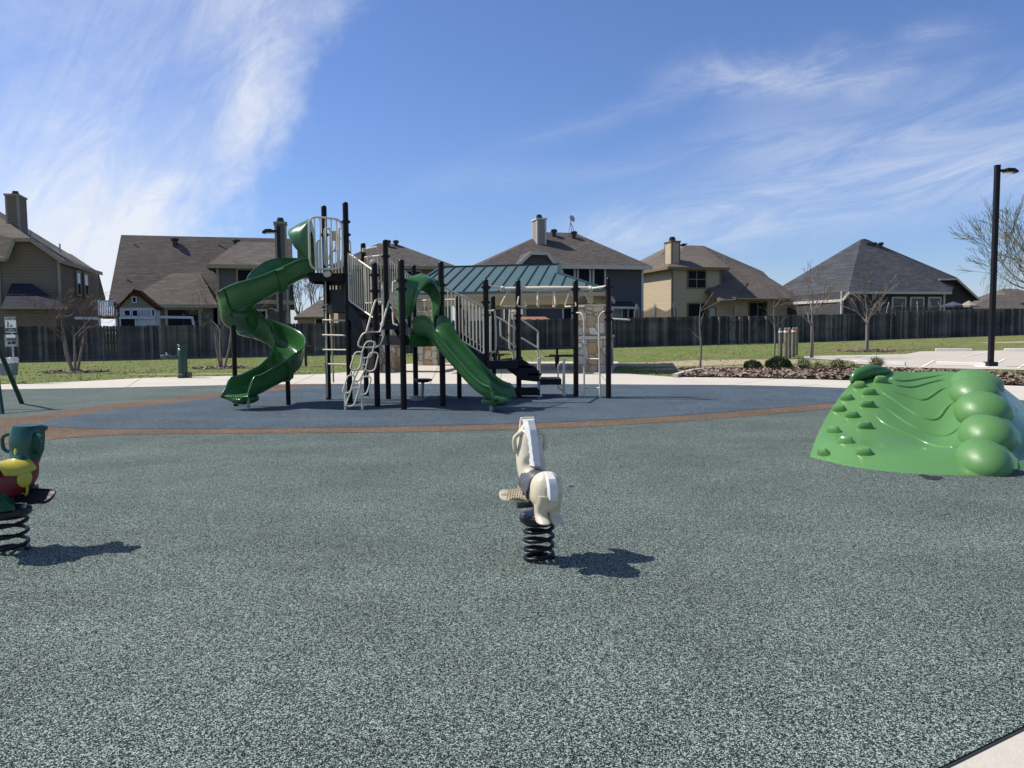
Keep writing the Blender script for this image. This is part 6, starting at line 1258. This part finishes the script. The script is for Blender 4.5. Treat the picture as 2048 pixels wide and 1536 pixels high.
# ================================================================ STREET FURNITURE
def lamp(px, pby, top, Y, arm, label, s=.15):
    b = GT(px, pby) if Y is None else at0(A(px, pby, Y), .012); Yb = b.y; zt = A(px, top, Yb).z; r = T('lamp_pole', b, label, 'street lamp', 'black parking lot lamps'); m = MB()
    m.box(b+Zv*(zt-b.z)/2, (s, s, zt-b.z)); bevel(m.build('pole', 'lampm', r, 0), .012); m = MB(); m.box(b+Zv*.09, (s*2.2, s*2.2, .18)); m.box(Vector((b.x, b.y, zt+.01)), (s*1.1, s*1.1, .04)); bevel(m.build('base_cover', 'lampm', r, 0), .015)
    m = MB(); m.lathe([(.5, -.1), (.5, .07), (.47, .09), (.01, .09)], b-Zv*.06, 28); m.build('concrete_footing', 'stop', r)
    h = MB(); z = zt-.16; d = 1 if arm > 0 else -1; L_ = abs(arm); x0 = b.x+d*s/2
    sec = [(0, .05, .04, 0), (.12, .05, .04, .0), (.2, .14, .06, .01), (L_*.75, .15, .06, 0), (L_, .12, .03, -.05)]
    h.grid([[Vector((x0+d*x, b.y+y*w_, z+zz*h_+dz)) for y, zz in ((-1, -1), (1, -1), (1, 1), (-1, 1))] for x, w_, h_, dz in sec], closed=True); k = sec[-1]; h.poly([Vector((x0+d*k[0], b.y+y*k[1], z+zz*k[2]+k[3])) for y, zz in ((-1, -1), (1, -1), (1, 1), (-1, 1))]); ho = h.build('lamp_head', 'lampm', r, 0)
    m = MB(); m.box(Vector((x0+d*(L_*.5), b.y, z-.066)), (L_*.5, .22, .012)); m.build('lens', 'lens', ho, 0)
lamp(1981, 734, 332, None, .58, 'tall black square lamp pole standing at the parking lot on the right', .15)
lamp(566, 744, 453, 27.5, -.5, 'black lamp pole rising behind the spiral slide with its head turned left', .12)
def bollard():
    r = T('bollard', (0, 0, 0), 'x', 'bollard', 'round wooden bollards beside the planting bed'); m = MB(); m.lathe([(.085, -.1), (.083, 1.2), (.078, 1.26), (.055, 1.31), (.01, 1.335)], (0, 0, 0), 16); m.build('post', 'postw', r); m = MB(); m.lathe([(.086, 1.12), (.088, 1.121), (.088, 1.19), (.086, 1.191)], (0, 0, 0), 16); m.build('reflector_band', 'reflect', r); return r
pb = bollard()
lab = ['round wooden bollard with a white band, front left of its row of five', 'round wooden bollard with a white band, second from left', 'round wooden bollard with a red-topped band, middle of the row of five', 'round wooden bollard with a pale and red band, fourth from left', 'round wooden bollard with a red band, rightmost and farthest of its row']
spots = [(1561, 716), (1571, 717.5), (1578.7, 716.5), (1586, 714), (1592, 711.5)]
for i, (x, y) in enumerate(spots):
    o = pb if i == 0 else copy_tree(pb); p = GT(x, y); o.location = p; o['label'] = lab[i]; k = (A(x, 655-.2*i, p.y).z-p.z)/1.335; o.scale = (1, 1, k); o.rotation_euler = (0, R((-1, .5, 1, -.6, .4)[i]), i*1.3)
    if i in (2, 4):
        for c in o.children:
            if c.name.startswith('reflector'): c.data = c.data.copy(); c.data.materials[0] = M['reflect_r']
# drinking fountain
b = G(366.5, 755.5, .012); k = b.y/F; r = T('drinking_fountain', b, 'dark green drinking fountain with a side bowl on the concrete walk', 'drinking fountain'); m = MB(); h = 62*k
m.lathe([(.17, 0), (.17, .03), (.145, .035), (.145, h-.02), (.14, h), (.01, h)], b, 24); m.build('pedestal', 'fount', r); m = MB(); m.box(b+Vector((-.33, 0, .66)), (.42, .16, .10)); m.lathe([(.08, .60), (.14, .64), (.155, .70), (.155, .72), (.13, .725), (.1, .68)], b+Vector((-.55, 0, 0)), 20); bevel(m.build('side_arm', 'fount', r), .012)
m = MB(); m.lathe([(.13, .722), (.15, .735), (.15, .74), (.1, .73)], b+Vector((-.55, 0, 0)), 20); m.tube([b+Vector((-.5, 0, .73)), b+Vector((-.5, 0, .80)), b+Vector((-.54, 0, .82))], .016, 8); m.tube([b+Vector((-.08, -.05, h)), b+Vector((-.08, -.05, h+.06)), b+Vector((-.12, -.05, h+.08))], .02, 8); m.build('spout', 'chrome', r); m = MB(); m.ell(b+Vector((-.03, -.145, h-.08)), (.035, 0, 0), (0, .02, 0), (0, 0, .035), 12, 8); m.build('push_button', 'chrome', r)
m = MB(); m.box(b+Vector((.2, 0, .09)), (.1, .2, .17)); m.build('foot_valve', 'fount', r, 0); m = MB(); m.box(b+Vector((-.02, -.146, .12)), (.1, .012, .03)); m.build('plate', 'galv', r, 0)
# pet waste station
b = G(29.6, 767, .0); Y = b.y; r = T('pet_waste_station', b, 'pet waste station with a dog sign, bag dispenser and grey bin at the left edge', 'waste station'); m = MB(); m.cyl(b-Zv*.05, Vector((b.x, b.y, A(25, 640, Y).z)), .03, 10); m.build('pole', 'galv', r)
def brd(x0, y0, x1, y1, Yo_, m_, name, par, th=.012): a_, c_ = A(x0, y0, Yo_), A(x1, y1, Yo_); m = MB(); m.ob((a_+c_)/2, ((c_.x-a_.x)/2, 0, 0), (0, th/2, 0), (0, 0, (a_.z-c_.z)/2)); return m.build(name, m_, par, 0)
sg = brd(9.5, 634, 33, 665, Y-.05, 'reflect', 'sign', r); brd(10.5, 635, 32, 640, Y-.06, 'signg', 'sign_header', sg); brd(11, 656, 32.5, 663.5, Y-.06, 'signg', 'sign_footer', sg); fg = MB(); q = lambda x, y: A(x, y, Y-.062)
fg.ell(q(15.5, 643.6), (.014, 0, 0), (0, .004, 0), (0, 0, .016), 10, 6); fg.tube([q(15.5, 645), q(15.7, 649)], .012, 6); fg.tube([q(15.7, 649), q(13.8, 654)], .008, 6); fg.tube([q(15.7, 649), q(17.2, 654)], .008, 6); fg.tube([q(15.6, 646), q(18, 648)], .005, 5); fg.tube([q(18, 648), q(21, 651)], .002, 4); fg.tube([q(20.4, 651.6), q(24, 651.4)], .01, 6); fg.tube([q(24, 651), q(25.4, 649.6)], .008, 6)
for x in (20.6, 21.6, 23.4, 24.2): fg.tube([q(x, 651.8), q(x-.3, 654)], .004, 4)
fg.build('pictogram', 'black', sg)
try:
    def txt(s, x, y, size, Yo_, m_, par, name='lettering'):
        cu = bpy.data.curves.new(name, 'FONT'); cu.body = s; cu.size = size; cu.align_x = 'CENTER'; cu.extrude = .001; o = bpy.data.objects.new(name, cu); sc.collection.objects.link(o); bpy.context.view_layer.update(); me = bpy.data.meshes.new_from_object(o); bpy.data.objects.remove(o)
        o = bpy.data.objects.new(name, me); sc.collection.objects.link(o); me.materials.clear(); me.materials.append(M[m_]); p = A(x, y, Yo_); o.parent = par; o.rotation_euler = (R(90), 0, 0)
        off_ = Vector((0, 0, 0)); k_ = par
        while k_ is not None: off_ += k_.location; k_ = k_.parent
        o.location = p-off_
    txt('PET WASTE', 21.3, 639.4, .052, Y-.07, 'reflect', sg); txt('PLEASE', 21.6, 659.6, .04, Y-.07, 'reflect', sg); txt('CLEAN UP', 21.6, 662.8, .04, Y-.07, 'reflect', sg)
except Exception as ex: print('txt', ex)
dp = brd(12, 669, 34, 693, Y-.12, 'galv', 'dispenser', r, .14); brd(12.6, 669.5, 30.5, 675, Y-.20, 'reflect', 'dispenser_label', dp, .008); brd(13, 677, 33, 681, Y-.2, 'signg', 'dispenser_band', dp, .008)
m = MB(); m.ell(A(18.5, 686, Y-.19), (.05, 0, 0), (0, .012, 0), (0, 0, .045), 14, 8); m.ell(A(27, 685.5, Y-.19), (.07, 0, 0), (0, .012, 0), (0, 0, .05), 14, 8); m.build('dispenser_opening', 'black', dp)
m = MB(); t0, t1, b0, b1 = A(10, 719, Y), A(39, 717, Y), A(14, 750, Y), A(37, 749, Y); rows = []
for (l_, r_2, z_) in ((t0, t1, t0.z), (b0, b1, b0.z)): rows.append([Vector((l_.x, Y-.32, z_)), Vector((r_2.x, Y-.32, z_)), Vector((r_2.x, Y-.02, z_)), Vector((l_.x, Y-.02, z_))])
m.grid(rows, closed=True); m.poly(rows[1]); bevel(m.build('bin', 'binp', r, 0), .03, 3)
m = MB(); c = (rows[0][0]+rows[0][2])/2; rg_ = [(.235, .0), (.245, .05), (.225, .08), (.14, .03), (.02, -.05)]; m.lathe([(a_, b_+.01*math.sin(a_*90)) for a_, b_ in rg_], c, 4)
mm = MB(); N = 28; rows = []
for a_, z_ in ((1.03, -.10), (1.06, .02), (1.0, .06), (.85, .02), (.4, .04)):
    rows.append([c+Vector((.21*a_*max(-1, min(1, 1.35*math.cos(k*6.283/N))), .15*a_*max(-1, min(1, 1.35*math.sin(k*6.283/N))), z_+.02*math.sin(k*2.3+a_*9))) for k in range(N)])
mm.grid(rows, closed=True); mm.poly(rows[-1]); mm.build('bag_liner', 'bag', r, 50)
# swing frame at the left edge
f1, f2 = G(45, 807, .02), G(4, 828, .02); ap = A(-20, 655, (f1.y+f2.y)/2); r = T('swing_frame', f2, 'dark green angled steel frame legs cut by the left edge', 'swing frame')
for f_, t_ in ((f1, ap), (f2, ap)): m = MB(); m.tube([f_-Zv*.03, t_], .045, 12); m.build('leg', 'dgreen', r)
m = MB(); m.tube([ap+Vector((.12, 0, 0)), ap+Vector((-2.6, .15, 0))], .045, 12); m.ell(ap, (.08, 0, 0), (0, .08, 0), (0, 0, .08), 12, 8); m.build('top_bar', 'dgreen', r)
for dy in (-.6, .6): m = MB(); e = ap+Vector((-2.5, .15, 0)); m.tube([e, Vector((e.x-.3, e.y+dy, 0))], .045, 12); m.build('leg', 'dgreen', r)
# small litter on the rubber
m = MB(); m.tube(bez([G(163, 965, .03), G(176, 963, .034), G(190, 965, .03), G(212, 963.5, .032)], 4), .0035, 5); tag(m.build('dry_twig', 'straw'), 'thin pale dry twig lying on the rubber right of the left spring rider', 'twig')
P_ = [xy(G(x, y)) for x, y in ((1836, 955), (1846, 953), (1862, 957), (1880, 957), (1887, 962), (1870, 965), (1852, 963), (1846, 959))]
S(drape('surface_patch', P_, 'patch', .024, flat=True)); P_ = [xy(G(x, y)) for x, y in ((1137, 976), (1147, 976), (1146, 979), (1138, 979))]; S(drape('surface_patch', P_, 'patch', .024, flat=True))
random.seed(5); m = MB()
for i in range(90):
    x, y = random.uniform(0, 2048), random.uniform(790, 1300); p = G(x, y, .032); a_ = random.uniform(0, 3.14); d = Vector((math.cos(a_), math.sin(a_), 0))*random.uniform(.004, .014); w_ = Vector((-d.y, d.x, 0))*.5; m.add([p-d, p+w_+Zv*.004, p+d, p-w_], [(0, 1, 2, 3)])
tag(m.build('leaf_litter', 'straw', None, 0), 'tiny dry leaf bits scattered over the rubber surface', 'leaf litter', kind='stuff')
